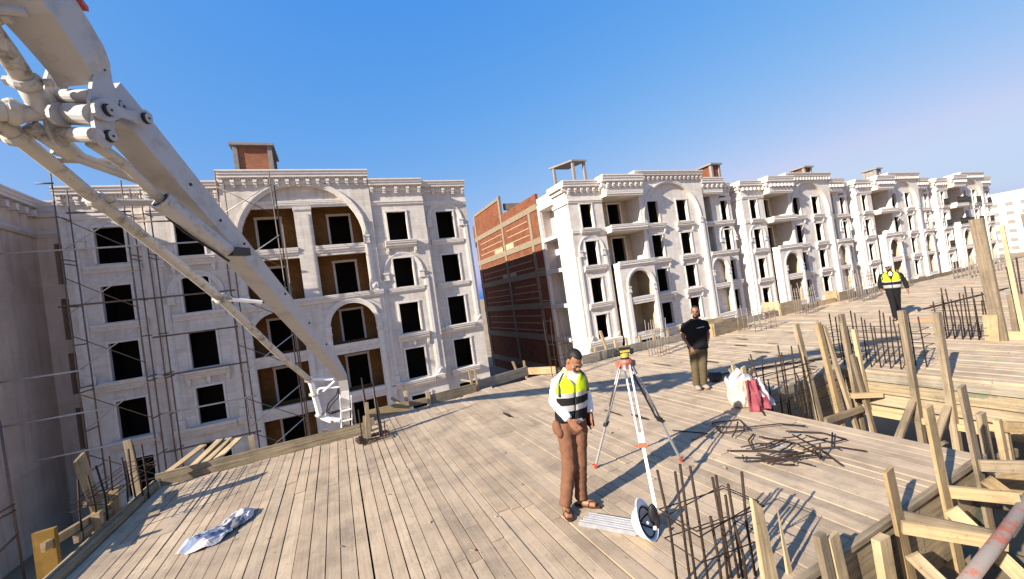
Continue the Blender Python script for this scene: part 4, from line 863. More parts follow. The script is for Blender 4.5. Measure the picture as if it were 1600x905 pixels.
for p, q, wd, th, mt in (((7.68,2.5,-1.3),(7.60,2.5,-.05),.14,.06,M['oldpine']), ((7.98,2.45,-1.3),(7.9,2.45,-.2),.10,.06,M['pine']), ((8.14,2.45,-1.3),(8.08,2.45,-.28),.07,.06,M['oldpine']), ((8.0,2.42,-.32),(8.9,2.0,-.50),.05,.14,M['pine']), ((8.1,2.2,-.62),(8.9,1.2,-.70),.06,.30,M['oldpine']), ((7.0,2.3,-.75),(8.8,1.6,-.8),.06,.30,M['pine']),
    ((6.6,2.9,-.95),(8.8,2.6,-.95),.06,.12,M['oldpine']), ((7.2,3.4,-1.2),(7.35,2.8,-.45),.10,.05,M['oldpine'])): P_("timber", MP, p, q, wd, th, mt, (0,1,0) if abs(p[2]-q[2]) > .6 else (0,0,1))
b = MB(); b.box(6.06, 9.09, -3, 4.86, -1.45, -1.32); b.box(2.76, 6.05, 1.28, 2.0, -1.1, -1.0)
part("pit_floor", b, M['formply'], D, (7.5, 3, -1.4))
b = MB(); b.box(6.5, 8.6, 2.9, 4.5, -1.319, -1.30); part("pit_sheet", b, M['tan'], D, (7.5, 3.7, -1.3))
b = MB(); b.box(6.4, 6.6, 1.2, 1.22, -1, -.2); b.tube([(3.1,1.375,.035), (4.5,1.46,.03), (5.6,1.55,.03), (9.0,1.8,.03)], .04, 12)
b = MB(); b.tube([(3.1,1.355,.035), (4.5,1.445,.03), (5.6,1.53,.03), (8.6,1.78,.03)], .043, 14)
mm = paint("rust_red_pipe", (.20,.175,.155), (.30,.085,.05), .50, .60, .85, 7.0)
single("concrete_pipe", b, mm, "grey round pipe with flaking red paint lying in the lower right corner", "pipe", (5.6,1.53,0), smooth=True)
TP = [((2.68,2.10,-.25),(2.645,2.10,.62),.16,.045,M['pine'],"wide fresh plank standing on end, first right of the near rebar cage", .55),
      ((2.90,2.10,-.25),(2.86,2.10,.50),.075,.03,M['pine'],"thin pointed plank standing between two wider ones, lower right", .1),
      ((3.16,1.95,-.6),(3.07,1.95,.30),.075,.05,M['oldpine'],"grey-brown square stake beside a pale plank at the pit corner", 1), ((3.28,1.93,-.6),(3.19,1.93,.26),.115,.03,M['pine'],"short pale plank standing beside the brown stake at the pit corner", 1)]
for p, q, wd, th, mt, lab, tp in TP: timber("plank", p, q, wd, th, mt, lab, "plank", "planks standing on end by the near rebar", (0,1,0), taper=tp, skew=.05 if tp == .55 else 0)
timber("timber_post", (12.42,3.62,-.05), (12.38,3.70,2.57), .20, .08, M['oldpine'], "broad tall timber post, highest thing at the right edge", "post", None, (1,0,0))
timber("timber_pole", (12.6,3.35,-.05), (12.5,3.40,2.36), .065, .06, M['pine'], "slim pale timber pole beside the broad tall post, right edge", "pole", None, (1,0,0))
timber("timber_pole", (19.0,4.6,0), (18.9,4.7,2.6), .08, .07, M['oldpine'], "thin distant timber pole in front of the far white block", "pole", None, (1,0,0))
RB = root("formwork_frame", "low timber frame of rails and stubs behind the broad tall post, right edge", "timber frame", (13, 3.2, 0))
for p, q, wd, th, mt in (((12.5,3.62,.08),(12.7,2.2,.08),.05,.20,M['pine']), ((12.35,3.72,0),(12.35,3.70,.55),.20,.07,M['pine']), ((13.6,3.3,.30),(13.8,2.2,.30),.05,.16,M['pine']), ((13.3,3.55,.0),(13.3,3.55,.85),.30,.05,M['oldpine']), ((14.2,3.2,.75),(14.4,2.4,.72),.05,.16,M['pine']), ((15.6,4.2,.45),(16.0,3.3,.4),.05,.2,M['pine'])): P_("timber", RB, p, q, wd, th, mt, (1,0,0) if abs(p[2]-q[2]) > .3 else (0,0,1))
# edge boards of the receding front edge
def kerb(label, segs, loc):
    K = root("edge_formwork", label, "formwork", loc)
    for p, q, wd, th, mt in segs: P_("board", K, p, q, wd, th, mt)
    return K
K1 = kerb("grey edge boards below the white corner of the brick-sided block", [((6.6,10.42,.12),(8.9,10.42,.12),.05,.26,M['greyply']), ((8.92,10.42,.10),(10.9,10.42,.10),.05,.22,M['greyply']), ((6.9,10.6,.15),(10.9,10.6,.15),.06,.10,M['oldpine'])], (8.5,10.4,0))
for xx in (7.2, 8.0, 8.45, 9.0, 9.6, 10.2): P_("stub", K1, (xx,10.52,-.2), (xx,10.52,.42 + rnd.uniform(-.08,.12)), .08, .04, M['pine'])
P_("post", K1, (7.75,10.55,-.2), (7.5,10.55,.85), .10, .05, M['pine'])
kerb("pale boxed formwork on the deck edge to the right of the man in black", [((11.5,9.75,.22),(13.4,9.95,.22),.05,.44,M['oldpine']), ((11.48,9.78,.22),(11.48,10.9,.22),.05,.44,M['pine']), ((11.2,10.9,.2),(13.4,10.9,.2),.05,.40,M['pine'])], (12,10.2,0))
kerb("pair of small pale boxes on the deck edge below the third block", [((16.2,10.5,.25),(17.6,10.5,.25),.05,.5,M['oldpine']), ((16.18,10.5,.28),(16.18,11.2,.28),.05,.56,M['pine']), ((15.3,10.55,.12),(16.1,10.55,.12),.05,.24,M['oldpine']), ((13.8,10.6,.12),(15.2,10.6,.12),.04,.22,M['greyply'])], (16,10.6,0))
kerb("farther low edge boards below the fourth block", [((17.7,10.6,.1),(20.2,10.6,.1),.05,.2,M['pine']), ((20.4,10.55,.2),(21.6,10.55,.2),.05,.4,M['oldpine']), ((20.38,10.6,.24),(20.38,11.1,.24),.05,.5,M['pine']), ((21.7,10.6,.13),(25.5,10.6,.13),.05,.26,M['greyply']), ((26,10.6,.1),(34,10.6,.1),.05,.2,M['oldpine'])], (22,10.6,0))
b = MB(); b.beam((6.9,5.85,.03),(10.5,7.2,.03),.03,.03); b = MB(); b.tube([(7.0,6.5,.02),(8.5,5.9,.03),(10.3,5.1,.02)], .016, 6)
single("rebar_offcut", b, M['rust'], "single dark bar lying on the deck behind the white sack", "bar", (8.5,5.9,0), smooth=True)
b = MB(); b.beam((17.2,6.6,.03),(22.5,6.2,.03),.06,.03); single("plank", b, M['rust'], "long thin dark strip lying on the deck behind the helmeted man", "strip", (20,6.4,0))

# ------------------------------------------------------------------ rebar cages
def ring_bar(b, x0, x1, y0, y1, z, r, tilt=0):
    b.tube([(x0,y0,z),(x1,y0,z+tilt),(x1,y1,z+tilt),(x0,y1,z),(x0,y0,z)], r, 5, caps=False)
def cage(label, x0, x1, y0, y1, bars, ties, r=.011, m=None, rt=.006, z0=-.02, group=None, seed=1):
    q = random.Random(seed); G = root("rebar_cage", label, "rebar", ((x0+x1)/2, (y0+y1)/2, 0), group)
    for bx, by, h_ in bars:
        b = MB(); b.tube([(bx, by, z0), (bx + q.uniform(-.02,.02), by + q.uniform(-.01,.01), h_*.5), (bx + q.uniform(-.05,.03), by + q.uniform(-.02,.02), h_)], r, 6); part("bar", b, m or M['rust'], G, (bx, by, 0), smooth=True)
    for z, tl in ties:
        b = MB(); e = q.uniform(.01,.05); ring_bar(b, x0-e, x1+e, y0-e*.5, y1+e*.5, z, rt, tl); part("tie", b, m or M['rust'], G, (x0, y0, z), smooth=True)
    return G
def grid(x0, x1, y0, y1, nx, h, seed, ny=2):
    q = random.Random(seed); o = []
    for j in range(ny):
        for i in range(nx): o.append((x0 + (x1-x0)*i/max(1,nx-1) + q.uniform(-.02,.02), y0 + (y1-y0)*j/max(1,ny-1), h*q.uniform(.82,1.08)))
    return o
cage("near dark rebar cage standing through the deck, behind the white hard hat", 2.10, 2.70, 2.14, 2.44, [(2.10,2.44,.93),(2.20,2.41,.88),(2.25,2.40,.93),(2.33,2.36,.89),(2.48,2.31,.79),(2.51,2.30,.80),(2.55,2.27,.64),(2.58,2.26,.73),(2.67,2.22,.80),(2.25,2.16,.62),(2.50,2.16,.52)], [(.62,-.07),(.56,.03),(.40,-.08)], .0105, rt=.005, seed=2)
cage("rebar cage rising beside the plank wall, right of the white sack", 6.1, 7.7, 4.55, 4.83, [(6.15,4.6,.78),(6.4,4.72,.80),(6.62,4.75,.70),(6.75,4.6,.62),(6.95,4.62,.85),(7.2,4.76,.66),(7.42,4.72,.74),(7.5,4.6,.60),(7.65,4.7,.8),(7.3,4.6,.3),(6.5,4.6,.35)], [(.48,-.06),(.44,-.02),(.40,-.12)], .0115, seed=3, z0=-1.0)
cage("dark rebar cage between the leaning posts and the helmeted man", 9.3, 9.75, 3.7, 5.2, [(9.32 + .35*(i % 2), 5.2 - .075*i, .80 + .13*((i*7) % 3)) for i in range(20)], [(.72,0),(.58,.02),(.42,0),(.30,.03),(.15,0)], .011, seed=4)
cage("dark rebar cage left of the broad tall post", 12.35, 12.75, 3.78, 4.58, [(12.4 + .3*(i % 2), 4.55 - .062*i, .86 + .14*((i*5) % 3)) for i in range(13)], [(.78,0),(.66,.02),(.45,0),(.40,.02),(.28,0),(.22,.03),(.12,0)], .012, seed=5)
cage("pale thin rebar cage on the deck edge just left of the man in black", 8.3, 8.75, 9.05, 9.4, grid(8.3,8.75,9.05,9.4,5,1.05,6), [(.75,0),(.70,.02)], .010, M['rustlight'], seed=6)
cage("pale rebar cage with tangled top ties beside the boxed formwork", 12.5, 13.6, 9.0, 9.6, grid(12.5,13.6,9.0,9.6,5,.85,7), [(.55,.05),(.62,-.06),(.48,.02),(.05,0)], .011, M['rustlight'], seed=7)
cage("dense grey rebar cage on the deck edge below the third block", 16.5, 17.2, 9.7, 10.1, grid(16.5,17.2,9.7,10.1,6,1.15,8), [(.9,0),(.7,.02),(.3,0)], .012, M['rustlight'], seed=8)
cage("dense grey rebar cage left of the helmeted man", 20.0, 21.0, 9.5, 10.0, grid(20.0,21.0,9.5,10.0,7,1.3,9), [(1.0,0),(.85,.02),(.6,0)], .014, M['rustlight'], seed=9)
cage("low wide far rebar cage beneath the farthest block", 28, 32, 8.8, 9.4, grid(28,32,8.8,9.4,10,.9,10), [(.6,0),(.5,.05),(.3,0)], .02, M['rustlight'], seed=10)
cage("far rusty rebar cage beyond the fourth block", 24, 25.2, 10, 10.4, grid(24,25.2,10,10.4,6,.9,14), [(.5,0),(.6,.05)], .016, M['rustlight'], seed=14)
cage("rusty rebar standing at the left deck edge beside the leaning planks", -3.24, -2.95, 7.0, 8.5, [(-3.22,7.05,.85),(-3.2,7.35,.80),(-3.2,7.6,.86),(-3.2,7.85,.90),(-3.15,8.05,.80),(-3.1,8.2,.88),(-3.05,8.3,.92),(-3.02,8.4,.86)], [(.55,-.08),(.48,.05),(.60,.02)], .013, seed=11)
cage("thin rebar cage behind the left shoulder of the man in the white shirt", 5.2, 5.7, 9.3, 9.8, grid(5.2,5.7,9.3,9.8,4,1.6,12), [(.5,.02),(.9,0)], .011, seed=12)
cage("dark rebar and stakes at the far right edge, beyond the slim pole", 15.8, 16.4, 3.9, 4.3, grid(15.8,16.4,3.9,4.3,4,1.5,13), [(.9,0),(.5,.04)], .018, seed=13)
# rough column starter by the pump tip
CS = root("column_starter", "two rough timbers rising from a rusty mesh of ties right of the boom tip", "column starter", (.45, 8.3, 0))
for p, q, wd in (((.30,8.32,-.05),(.36,8.30,.74),.10), ((.34,8.36,.4),(.33,8.33,1.0),.06), ((.55,8.44,-.05),(.54,8.42,.62),.08), ((.56,8.46,.4),(.52,8.42,.85),.06), ((.26,8.50,-.05),(.30,8.5,.45),.12)): P_("timber", CS, p, q, wd, .045, M['oldpine'], (0,1,0), taper=.6)
for bx, by, h_ in ((.33,8.31,1.22),(.53,8.41,1.18),(.20,8.5,.6),(.62,8.3,.3)): 
    b = MB(); b.tube([(bx,by,0),(bx,by,h_)], .012, 6); part("bar", b, M['rust'], CS, (bx,by,0))
for i in range(7):
    b = MB(); ring_bar(b, .2 - .02*i, .66 + .02*(i % 3), 8.10 + .04*i, 8.52, .02 + .02*(i % 4), .009, rnd.uniform(-.05,.06)); part("tie", b, M['rust'], CS, (.4,8.3,0))
# tangle of bent bars on the deck
RP = root("rebar_pile", "tangle of short bent dark bars lying on the deck right of the tripod", "rebar pile", (5.0, 3.5, 0))
def bar(pts, r=.010): 
    b = MB(); b.tube(pts, r, 6); part("bar", b, M['rust'], RP, pts[0], smooth=True)
q = random.Random(33)
fixed = [[(4.98,4.50,.03),(5.35,4.33,.03),(5.05,3.95,.05),(4.75,4.17,.03),(4.98,4.50,.03)], [(4.85,4.35,.05),(5.1,4.0,.06),(5.5,3.80,.05),(5.65,3.55,.04)], [(5.0,3.85,.03),(4.75,3.75,.04),(4.55,3.55,.03),(4.7,3.45,.05),(5.05,3.45,.05)], [(4.30,3.72,.04),(4.55,3.42,.06),(4.8,3.15,.05)], [(4.22,3.55,.03),(4.45,3.22,.06),(4.75,3.05,.08)], [(4.3,3.5,.05),(4.2,3.42,.03),(4.55,3.1,.06),(4.9,2.95,.05)],
  [(4.9,3.7,.06),(5.0,3.3,.06),(4.85,2.95,.05),(4.9,2.85,.04)], [(5.3,3.6,.05),(5.55,3.3,.04),(5.5,3.0,.05),(5.3,3.05,.05),(5.3,3.35,.06)], [(5.0,3.1,.05),(5.25,2.95,.04),(5.34,2.72,.03)], [(4.95,3.05,.05),(4.78,2.9,.05),(4.85,2.92,.20)], [(5.2,3.45,.07),(5.0,3.0,.05),(4.8,2.7,.04)], [(5.6,3.2,.05),(5.2,3.0,.05),(5.15,2.9,.06)], [(4.4,4.72,.02),(4.63,4.3,.02),(4.30,4.27,.02)], [(5.1,4.15,.1),(4.85,3.98,.12),(4.7,3.95,.04)]]
for p in fixed: bar(p, .0095)
for i in range(13):
    cx, cy, an, L_ = q.uniform(4.3,5.15), q.uniform(3.05,3.65), q.uniform(-1.6,-.2) + math.pi*.1, q.uniform(.2,.6)
    d_ = V(math.cos(an), math.sin(an), 0)*L_/2; n_ = V(-d_.y, d_.x, 0)*q.uniform(-.5,.5); c = V(cx, cy, .03 + .07*q.random()); bar([c - d_, c - d_*.2 + n_*.5, c + d_*.3 + n_*.5, c + d_] + ([c + d_*.9 + V(d_.y,-d_.x,0)*.3] if i % 3 == 0 else []), .009)
b = MB(); b.tube([(4.62,3.28,.11),(4.72,3.24,.11)], .014, 8); part("bright_sleeve", b, M['alu'], RP, (4.65,3.26,.1))
for p in [[(5.9,4.35,.03),(5.75,4.2,.02)]]: bar(p)
# ------------------------------------------------------------------ people
def cloth(name, c, rough=.85, var=.12): return flat(name, c, rough, .15, 0, var, 9, .12)
M['skin1'] = flat("brown_skin", (.26,.12,.065), .5, .4, 0, .12, 12); M['skin2'] = flat("tan_skin", (.23,.105,.06), .5, .4, 0, .12, 12)
M['hair'] = flat("black_hair", (.012,.010,.009), .6, .3); M['hairgrey'] = flat("greying_moustache", (.035,.028,.024), .7, .3)
M['shirtw'] = cloth("white_shirt", (.74,.72,.70)); M['trbrown'] = cloth("brown_trousers", (.165,.078,.046)); M['trolive'] = cloth("olive_trousers", (.095,.072,.040)); M['black'] = cloth("black_cloth", (.010,.010,.011))
M['hiviz'] = cloth("hi_vis_yellow", (.58,.74,.02), .7); M['reflect'] = flat("reflective_tape", (.38,.38,.39), .4, .5, .2, .1); M['tape'] = flat("dark_grey_tape", (.07,.075,.06), .6, .3); M['sole'] = flat("brown_sandal", (.05,.025,.015), .7, .3); M['shoe'] = flat("grey_shoe", (.28,.24,.21), .8, .2)
M['eye'] = flat("eye_white", (.55,.50,.46), .3, .5); M['pupil'] = flat("dark_pupil", (.01,.008,.007), .3, .5); M['lip'] = flat("lips", (.18,.065,.045), .6, .3); M['teeth'] = flat("teeth", (.75,.72,.66), .4, .4); M['maroon'] = cloth("maroon_pouch", (.07,.016,.010)); M['glass'] = flat("dark_lenses", (.10,.03,.02), .2, .6)
def hand(b, wr, d, nrm, side, k=1.0, curl=.35, m=0):
    """palm, four unequal bent fingers and a thumb leaving the side of the palm"""
    wr = Vector(wr); d = Vector(d).normalized(); nrm = Vector(nrm); nrm = (nrm - d*nrm.dot(d)).normalized(); s = d.cross(nrm)*side
    b.tube([wr - d*.02*k, wr + d*.02*k, wr + d*.055*k, wr + d*.09*k], [.026*k,.034*k,.041*k,.040*k], 10, m, ref=s, rb=[.020*k,.017*k,.016*k,.013*k])
    for i, (o, L) in enumerate(((-.031,.060),(-.011,.076),(.010,.080),(.030,.070))):
        p0 = wr + d*.082*k + s*o*k; fan = d + s*o*2.2; c = curl*(1 - .12*i)
        p1 = p0 + (fan - nrm*-.25*c).normalized()*L*.45*k; p2 = p1 + (fan + nrm*.9*c).normalized()*L*.32*k; p3 = p2 + (fan + nrm*1.6*c).normalized()*L*.26*k
        b.tube([p0, p1, p2, p3], [.0098*k,.0092*k,.0085*k,.0065*k], 8, m)
    t0 = wr + d*.025*k + s*.030*k; t1 = t0 + (d*.6 + s*.75 + nrm*.25).normalized()*.035*k; t2 = t1 + (d*.9 + s*.35 + nrm*.35).normalized()*.032*k; t3 = t2 + (d + s*.05 + nrm*.4).normalized()*.022*k
    b.tube([t0 - d*.01, t1, t2, t3], [.014*k,.0125*k,.0105*k,.008*k], 8, m)
def head(b, H, m=0):
    B_ = lambda c, r: b.ball(H(c), *r, 12, 9, m, rot=H.rot)
    B_((0,.015,.137), (.073,.094,.088)); B_((0,-.028,.082), (.060,.064,.082)); B_((0,-.030,.035), (.054,.058,.036)); B_((0,-.068,.012), (.027,.024,.020))
    b.tube([H((0,-.084,.112)), H((0,-.100,.090)), H((0,-.112,.070))], [.010,.012,.017], 8, m); B_((0,-.096,.066), (.019,.016,.010))
    B_((0,-.084,.122), (.050,.013,.009)); B_((0,-.088,.043), (.024,.010,.006)); B_((0,-.087,.034), (.020,.010,.006))
    for s in (-1,1): B_((s*.073,.012,.085), (.011,.020,.031)); B_((s*.040,-.066,.075), (.022,.022,.022))
class Frame:
    def __init__(s, o, rot): s.o = Vector(o); s.rot = rot
    def __call__(s, p): return s.o + s.rot @ Vector(p)
def wrinkle(me, amp, sc, seed=0):
    me.update(); no = [v.normal.copy() for v in me.vertices]
    for v, n_ in zip(me.vertices, no):
        p = v.co; q_ = Vector((p.x*sc + seed, p.y*sc, p.z*sc*1.7 + p.x*sc*.8)); f = noise.noise(q_) + .5*noise.noise(q_*2.1)
        v.co = p + n_*(f*amp)
    me.update(); return me
def person(label, base, rotz, J, look, garments, vox=.008, cl=.012, skin='skin1', group=None, hair=None, face=None):
    Rt = root("person", label, "person", base, group); Rt.rotation_euler = (0, 0, R(rotz))
    sub_of = {}
    def add(name, me, mats=None, smooth=True, lab=None):
        if isinstance(me, MB): me = me.mesh(name, mats, (0,0,0), smooth)
        o = bpy.data.objects.new(name, me); COL.objects.link(o); tag(o, lab); sub_of.setdefault(name, o)
        on = {'hair': 'body', 'eyes': 'body', 'eyebrows': 'body', 'lips': 'body', 'moustache': 'body', 'beard': 'body', 'teeth': 'body', 'shoulder_tape': 'vest', 'shirt_lettering': 'tshirt', 'trouser_pocket': 'trousers'}.get(name)
        o.parent = sub_of.get(on, Rt); return o
    X = (1,0,0)
    rot = Matrix.Rotation(look[1], 3, 'Z') @ Matrix.Rotation(look[0], 3, 'X') @ Matrix.Rotation(look[2], 3, 'Y')
    H = Frame(J['head'], rot)
    b = MB(); v = {k: Vector(q) for k, q in J.items() if k not in ('handR','handL','nR','nL')}
    pel, ch, nk = v['pelvis'], v['chest'], v['neck']
    up = lambda a, c, t: a.lerp(c, t)
    b.tube([pel + V(0,0,-.10), pel + V(0,0,-.02), up(pel,ch,.3), up(pel,ch,.65), ch, up(ch,nk,.55), up(ch,nk,.85), nk], [.11,.140,.125,.134,.148,.150,.09,.058], 16, ref=X, rb=[.076,.092,.086,.092,.094,.082,.066,.058])
    b.tube([nk + V(0,.01,-.05), nk, H((0,.012,.03)), H((0,.01,.09))], [.066,.058,.056,.05], 12)
    head(b, H)
    for s in ('R','L'):
        sh, el, wr = v['sh'+s], v['el'+s], v['wr'+s]
        b.tube([nk.lerp(sh,.45) + V(0,0,-.095), nk.lerp(sh,.85) + V(0,0,-.06), sh.lerp(el,.14) + V(0,0,-.015), sh.lerp(el,.40), el, el.lerp(wr,.3), wr], [.036,.046,.050,.047,.038,.040,.026], 10)
        hp, kn, an, to = v['hip'+s], v['kn'+s], v['an'+s], v['to'+s]
        b.tube([hp + V(0,0,.05), hp.lerp(kn,.2), kn, kn.lerp(an,.35), an], [.085,.078,.054,.055,.036], 12)
        he = an + (an - to)*.28; he.z = .028
        b.tube([he + V(0,0,.012), V(an.x,an.y,.038), V(*(an.lerp(to,.55).xy), .028), to], [.030,.036,.042,.030], 10, ref=(0,0,1), rb=[.030,.036,.045,.038])
        b.tube([an + V(0,0,.02), V(an.x, an.y, .04)], [.036,.04], 10)
        sd_ = 1 if s == 'R' else -1
        hand(b, wr, J['hand'+s], J['n'+s], sd_*J.get('flip'+s, 1) if False else sd_, 1.0, .4)
    bodyo = add("body", remesh(b, "body", M[skin], vox, (0,0,0), 2))
    if hair: hair(add, H)
    if face: face(add, H)
    for gname, fn in garments: fn(add, v, H)
    return Rt
def torso_pts(v, z0):
    pel, ch, nk = v['pelvis'], v['chest'], v['neck']
    pts = [(pel + V(0,0,z0 - pel.z)), pel.lerp(ch,.25) , pel.lerp(ch,.6), ch, ch.lerp(nk,.5), ch.lerp(nk,.82), nk + V(0,0,.005)]
    return pts
def top(name, m, z0, sleeves, fat=1.0, cl=.011, w=.026, cuff=1.0, collar=True, amp=.005):
    def fn(add, v, H):
        b = MB(); f = fat
        b.tube(torso_pts(v, z0), [.185*f,.178*f,.185*f,.196*f,.192*f,.145,.082], 20, ref=(1,0,0), rb=[.128*f,.125*f,.128*f,.126*f,.106*f,.088,.074])
        for s in ('R','L'):
            sh, el, wr = v['sh'+s], v['el'+s], v['wr'+s]
            if sleeves == 'long': b.tube([v['neck'].lerp(sh,.45) + V(0,0,-.075), v['neck'].lerp(sh,.85) + V(0,0,-.045), sh.lerp(el,.12) + V(0,0,-.012), sh.lerp(el,.42), el, el.lerp(wr,.4), el.lerp(wr,.86), el.lerp(wr,.93)], [.050,.066,.071,.066,.060,.057,.049,.040], 12)
            else: b.tube([v['neck'].lerp(sh,.45) + V(0,0,-.075), v['neck'].lerp(sh,.85) + V(0,0,-.045), sh.lerp(el,.12) + V(0,0,-.012), sh.lerp(el,.40), sh.lerp(el,.66), sh.lerp(el,.68)], [.050,.066,.072,.074,.076,.05], 12)
        if collar:
            nk = v['neck']
            for s in (-1,1): b.tube([nk + V(s*.055,.03,.03), nk + V(s*.062,-.03,.012), nk + V(s*.025,-.075,-.03)], [.016,.020,.013], 8)
        add(name, wrinkle(remesh(b, name, m, cl, (0,0,0), 2), amp, 13, 3))
    return fn
def trousers(m, zt, fat=1.0, cl=.012, amp=.008, hem=.075):
    def fn(add, v, H):
        b = MB(); pel = v['pelvis']
        b.tube([V(pel.x,pel.y,zt), V(pel.x,pel.y,zt-.06), pel + V(0,0,-.03), pel + V(0,0,-.11)], [.166*fat,.172*fat,.178*fat,.15], 18, ref=(1,0,0), rb=[.118*fat,.122*fat,.128*fat,.10])
        for s in ('R','L'):
            hp, kn, an = v['hip'+s], v['kn'+s], v['an'+s]; e = V(an.x, an.y, hem)
            b.tube([hp + V(0,0,.05), hp.lerp(kn,.15), hp.lerp(kn,.6), kn, kn.lerp(e,.5), kn.lerp(e,.85), e + V(0,0,.015), e], [.098*fat,.100*fat,.088*fat,.080*fat,.073*fat,.070*fat,.074*fat,.070*fat], 14, ref=(1,0,0), rb=[.11*fat,.112*fat,.096*fat,.086*fat,.080*fat,.076*fat,.082*fat,.078*fat])
        add("trousers", wrinkle(remesh(b, "trousers", m, cl, (0,0,0), 2), amp, 11, 8))
    return fn
def vest(z0, zs, zip_z, fat=1.0, lap=.10):
    """open hi-vis waistcoat; zs = heights where tape bands change: [(z, material)...] from bottom"""
    def fn(add, v, H):
        pel, ch, nk = v['pelvis'], v['chest'], v['neck']; n = 40
        def at(z):
            if z < ch.z: t = (z - pel.z)/(ch.z - pel.z); c = pel.lerp(ch, t)
            else: c = ch.lerp(nk, min(1.05, (z - ch.z)/(nk.z - ch.z)))
            u = (z - pel.z)/(nk.z - pel.z)
            pr = [(-.2,.205,.148),(.15,.200,.145),(.4,.203,.148),(.66,.214,.150),(.80,.205,.138),(.90,.165,.118),(.97,.115,.100),(1.03,.088,.090)]
            for (a, ax, ay), (c_, cx, cy) in zip(pr, pr[1:]):
                if a <= u <= c_ or (c_ == 1.03 and u > 1.03): k = min(1, (u - a)/(c_ - a)); return c, (ax + (cx-ax)*k)*fat, (ay + (cy-ay)*k)*fat
            return c, .2*fat, .145*fat
        levels = []; bounds = [z for z, _ in zs] + [nk.z + .02]
        for (za, mi), zb in zip(zs, bounds[1:]):
            k = max(1, int((zb - za)/.03))
            for i in range(k): levels.append((za + (zb-za)*i/k, mi))
        levels.append((nk.z + .02, zs[-1][1]))
        b = MB(); rows = []
        for z, mi in levels:
            c, rx, ry = at(z); gap = .03 + (max(0, z - zip_z)/(nk.z - zip_z))**1.4*.6
            if z > nk.z - .07: gap = max(gap, .62)
            row = []
            for i in range(n + 1):
                a = gap + (2*math.pi - 2*gap)*i/n; row.append(len(b.v))
                wv = .004*math.sin(a*9 + z*30)
                b.v.append(Vector((c.x + (rx + wv)*math.sin(a), c.y - (ry + wv)*math.cos(a), z)))
            rows.append((row, mi))
        for (r0, mi), (r1, _) in zip(rows, rows[1:]):
            for i in range(n): b.f.append([r0[i], r0[i+1], r1[i+1], r1[i]]); b.m.append(mi); b.t.append(.5); b.uv.append(None)
        me = b.mesh("vest", [M['hiviz'], M['reflect'], M['black']], (0,0,0), True)
        wrinkle(me, .007, 11, 21)
        bm = bmesh.new(); bm.from_mesh(me); bmesh.ops.recalc_face_normals(bm, faces=bm.faces); bmesh.ops.solidify(bm, geom=bm.faces[:], thickness=.006); bm.to_mesh(me); bm.free()
        add("vest", me)
        q = MB()                                           # dark tape over the shoulders and zip edge
        for s in (-1,1):
            pts = []
            for z in (nk.z-.24, nk.z-.19, nk.z-.14, nk.z-.09, nk.z-.05, nk.z-.01):
                c, rx, ry = at(z); a = s*(.95 if z < nk.z-.1 else 1.0); pts.append(V(c.x + (rx+.006)*math.sin(a), c.y - (ry+.006)*math.cos(a), z))
            q.tube(pts, .017, 8, ref=(1,.0,.35*s), rb=.006)
        add("shoulder_tape", q, M['tape'])
    return fn
def short_hair(front, m='hair', k=1.0):
    def fn(add, H):
        b = MB(); b.ball((0,0,0), .0765*k, .0975*k, .091*k, 24, 16)
        me = b.mesh("hair", M[m], (0,0,0), True); bm = bmesh.new(); bm.from_mesh(me)
        bm.verts.ensure_lookup_table()
        dele = [f for f in bm.faces if (f.calc_center_median().y < front[0] and f.calc_center_median().z < front[1]) or f.calc_center_median().z < front[2] - max(0, f.calc_center_median().y)*.5]
        bmesh.ops.delete(bm, geom=dele, context='FACES'); bmesh.ops.remove_doubles(bm, verts=bm.verts, dist=1e-4); bmesh.ops.recalc_face_normals(bm, faces=bm.faces); bmesh.ops.solidify(bm, geom=bm.faces[:], thickness=.010)
        for v_ in bm.verts: v_.co = H(Vector((v_.co.x, v_.co.y + .017, v_.co.z + .139)))
        bm.to_mesh(me); bm.free(); add("hair", me)
    return fn
def face_parts(moustache=False, beard=False, smile=False, glasses=False):
    def fn(add, H):
        b = MB()
        for s in (-1,1): b.ball(H((s*.030,-.0815,.099)), .012, .0075, .0042, 10, 6, 0, rot=H.rot); b.ball(H((s*.030,-.0880,.0985)), .0055, .003, .004, 8, 5, 1, rot=H.rot); b.tube([H((s*.018,-.085,.104)), H((s*.030,-.0885,.1055)), H((s*.044,-.080,.103))], .003, 6, 1)
        add("eyes", b, [M['eye'], M['pupil']])
        b = MB()
        for s in (-1,1): b.tube([H((s*.012,-.096,.121)), H((s*.032,-.094,.127)), H((s*.052,-.080,.120))], [.005,.006,.004], 6)
        add("eyebrows", b, M['hair'])
        b = MB(); b.tube([H((-.024,-.090,.038)), H((0,-.101,.036 if smile else .039)), H((.024,-.090,.038))], [.004,.007,.004], 8); add("lips", b, M['lip'])
        if moustache:
            b = MB(); b.tube([H((-.036,-.088,.046)), H((-.016,-.104,.056)), H((0,-.107,.057)), H((.016,-.104,.056)), H((.036,-.088,.046))], [.005,.009,.009,.009,.005], 8); add("moustache", b, M['hair'])
        if smile:
            b = MB(); b.tube([H((-.020,-.094,.040)), H((0,-.104,.036)), H((.020,-.094,.040))], [.003,.006,.003], 8); add("teeth", b, M['teeth'])
        if beard:
            b = MB(); b.ball(H((0,-.040,.022)), .061, .063, .036, 14, 8, rot=H.rot); b.ball(H((0,-.068,.008)), .034, .030, .026, 12, 8, rot=H.rot); add("beard", b, M['hair'])
        if glasses:
            b = MB(); b.box(0,.001,0,.001,0,.001)
            b = MB()
            for s in (-1,1): b.ball(H((s*.031,-.090,.100)), .026, .008, .018, 12, 6, rot=H.rot); b.tube([H((s*.05,-.085,.105)), H((s*.074,0,.10))], .004, 6)
            add("sunglasses", b, M['glass'])
    return fn
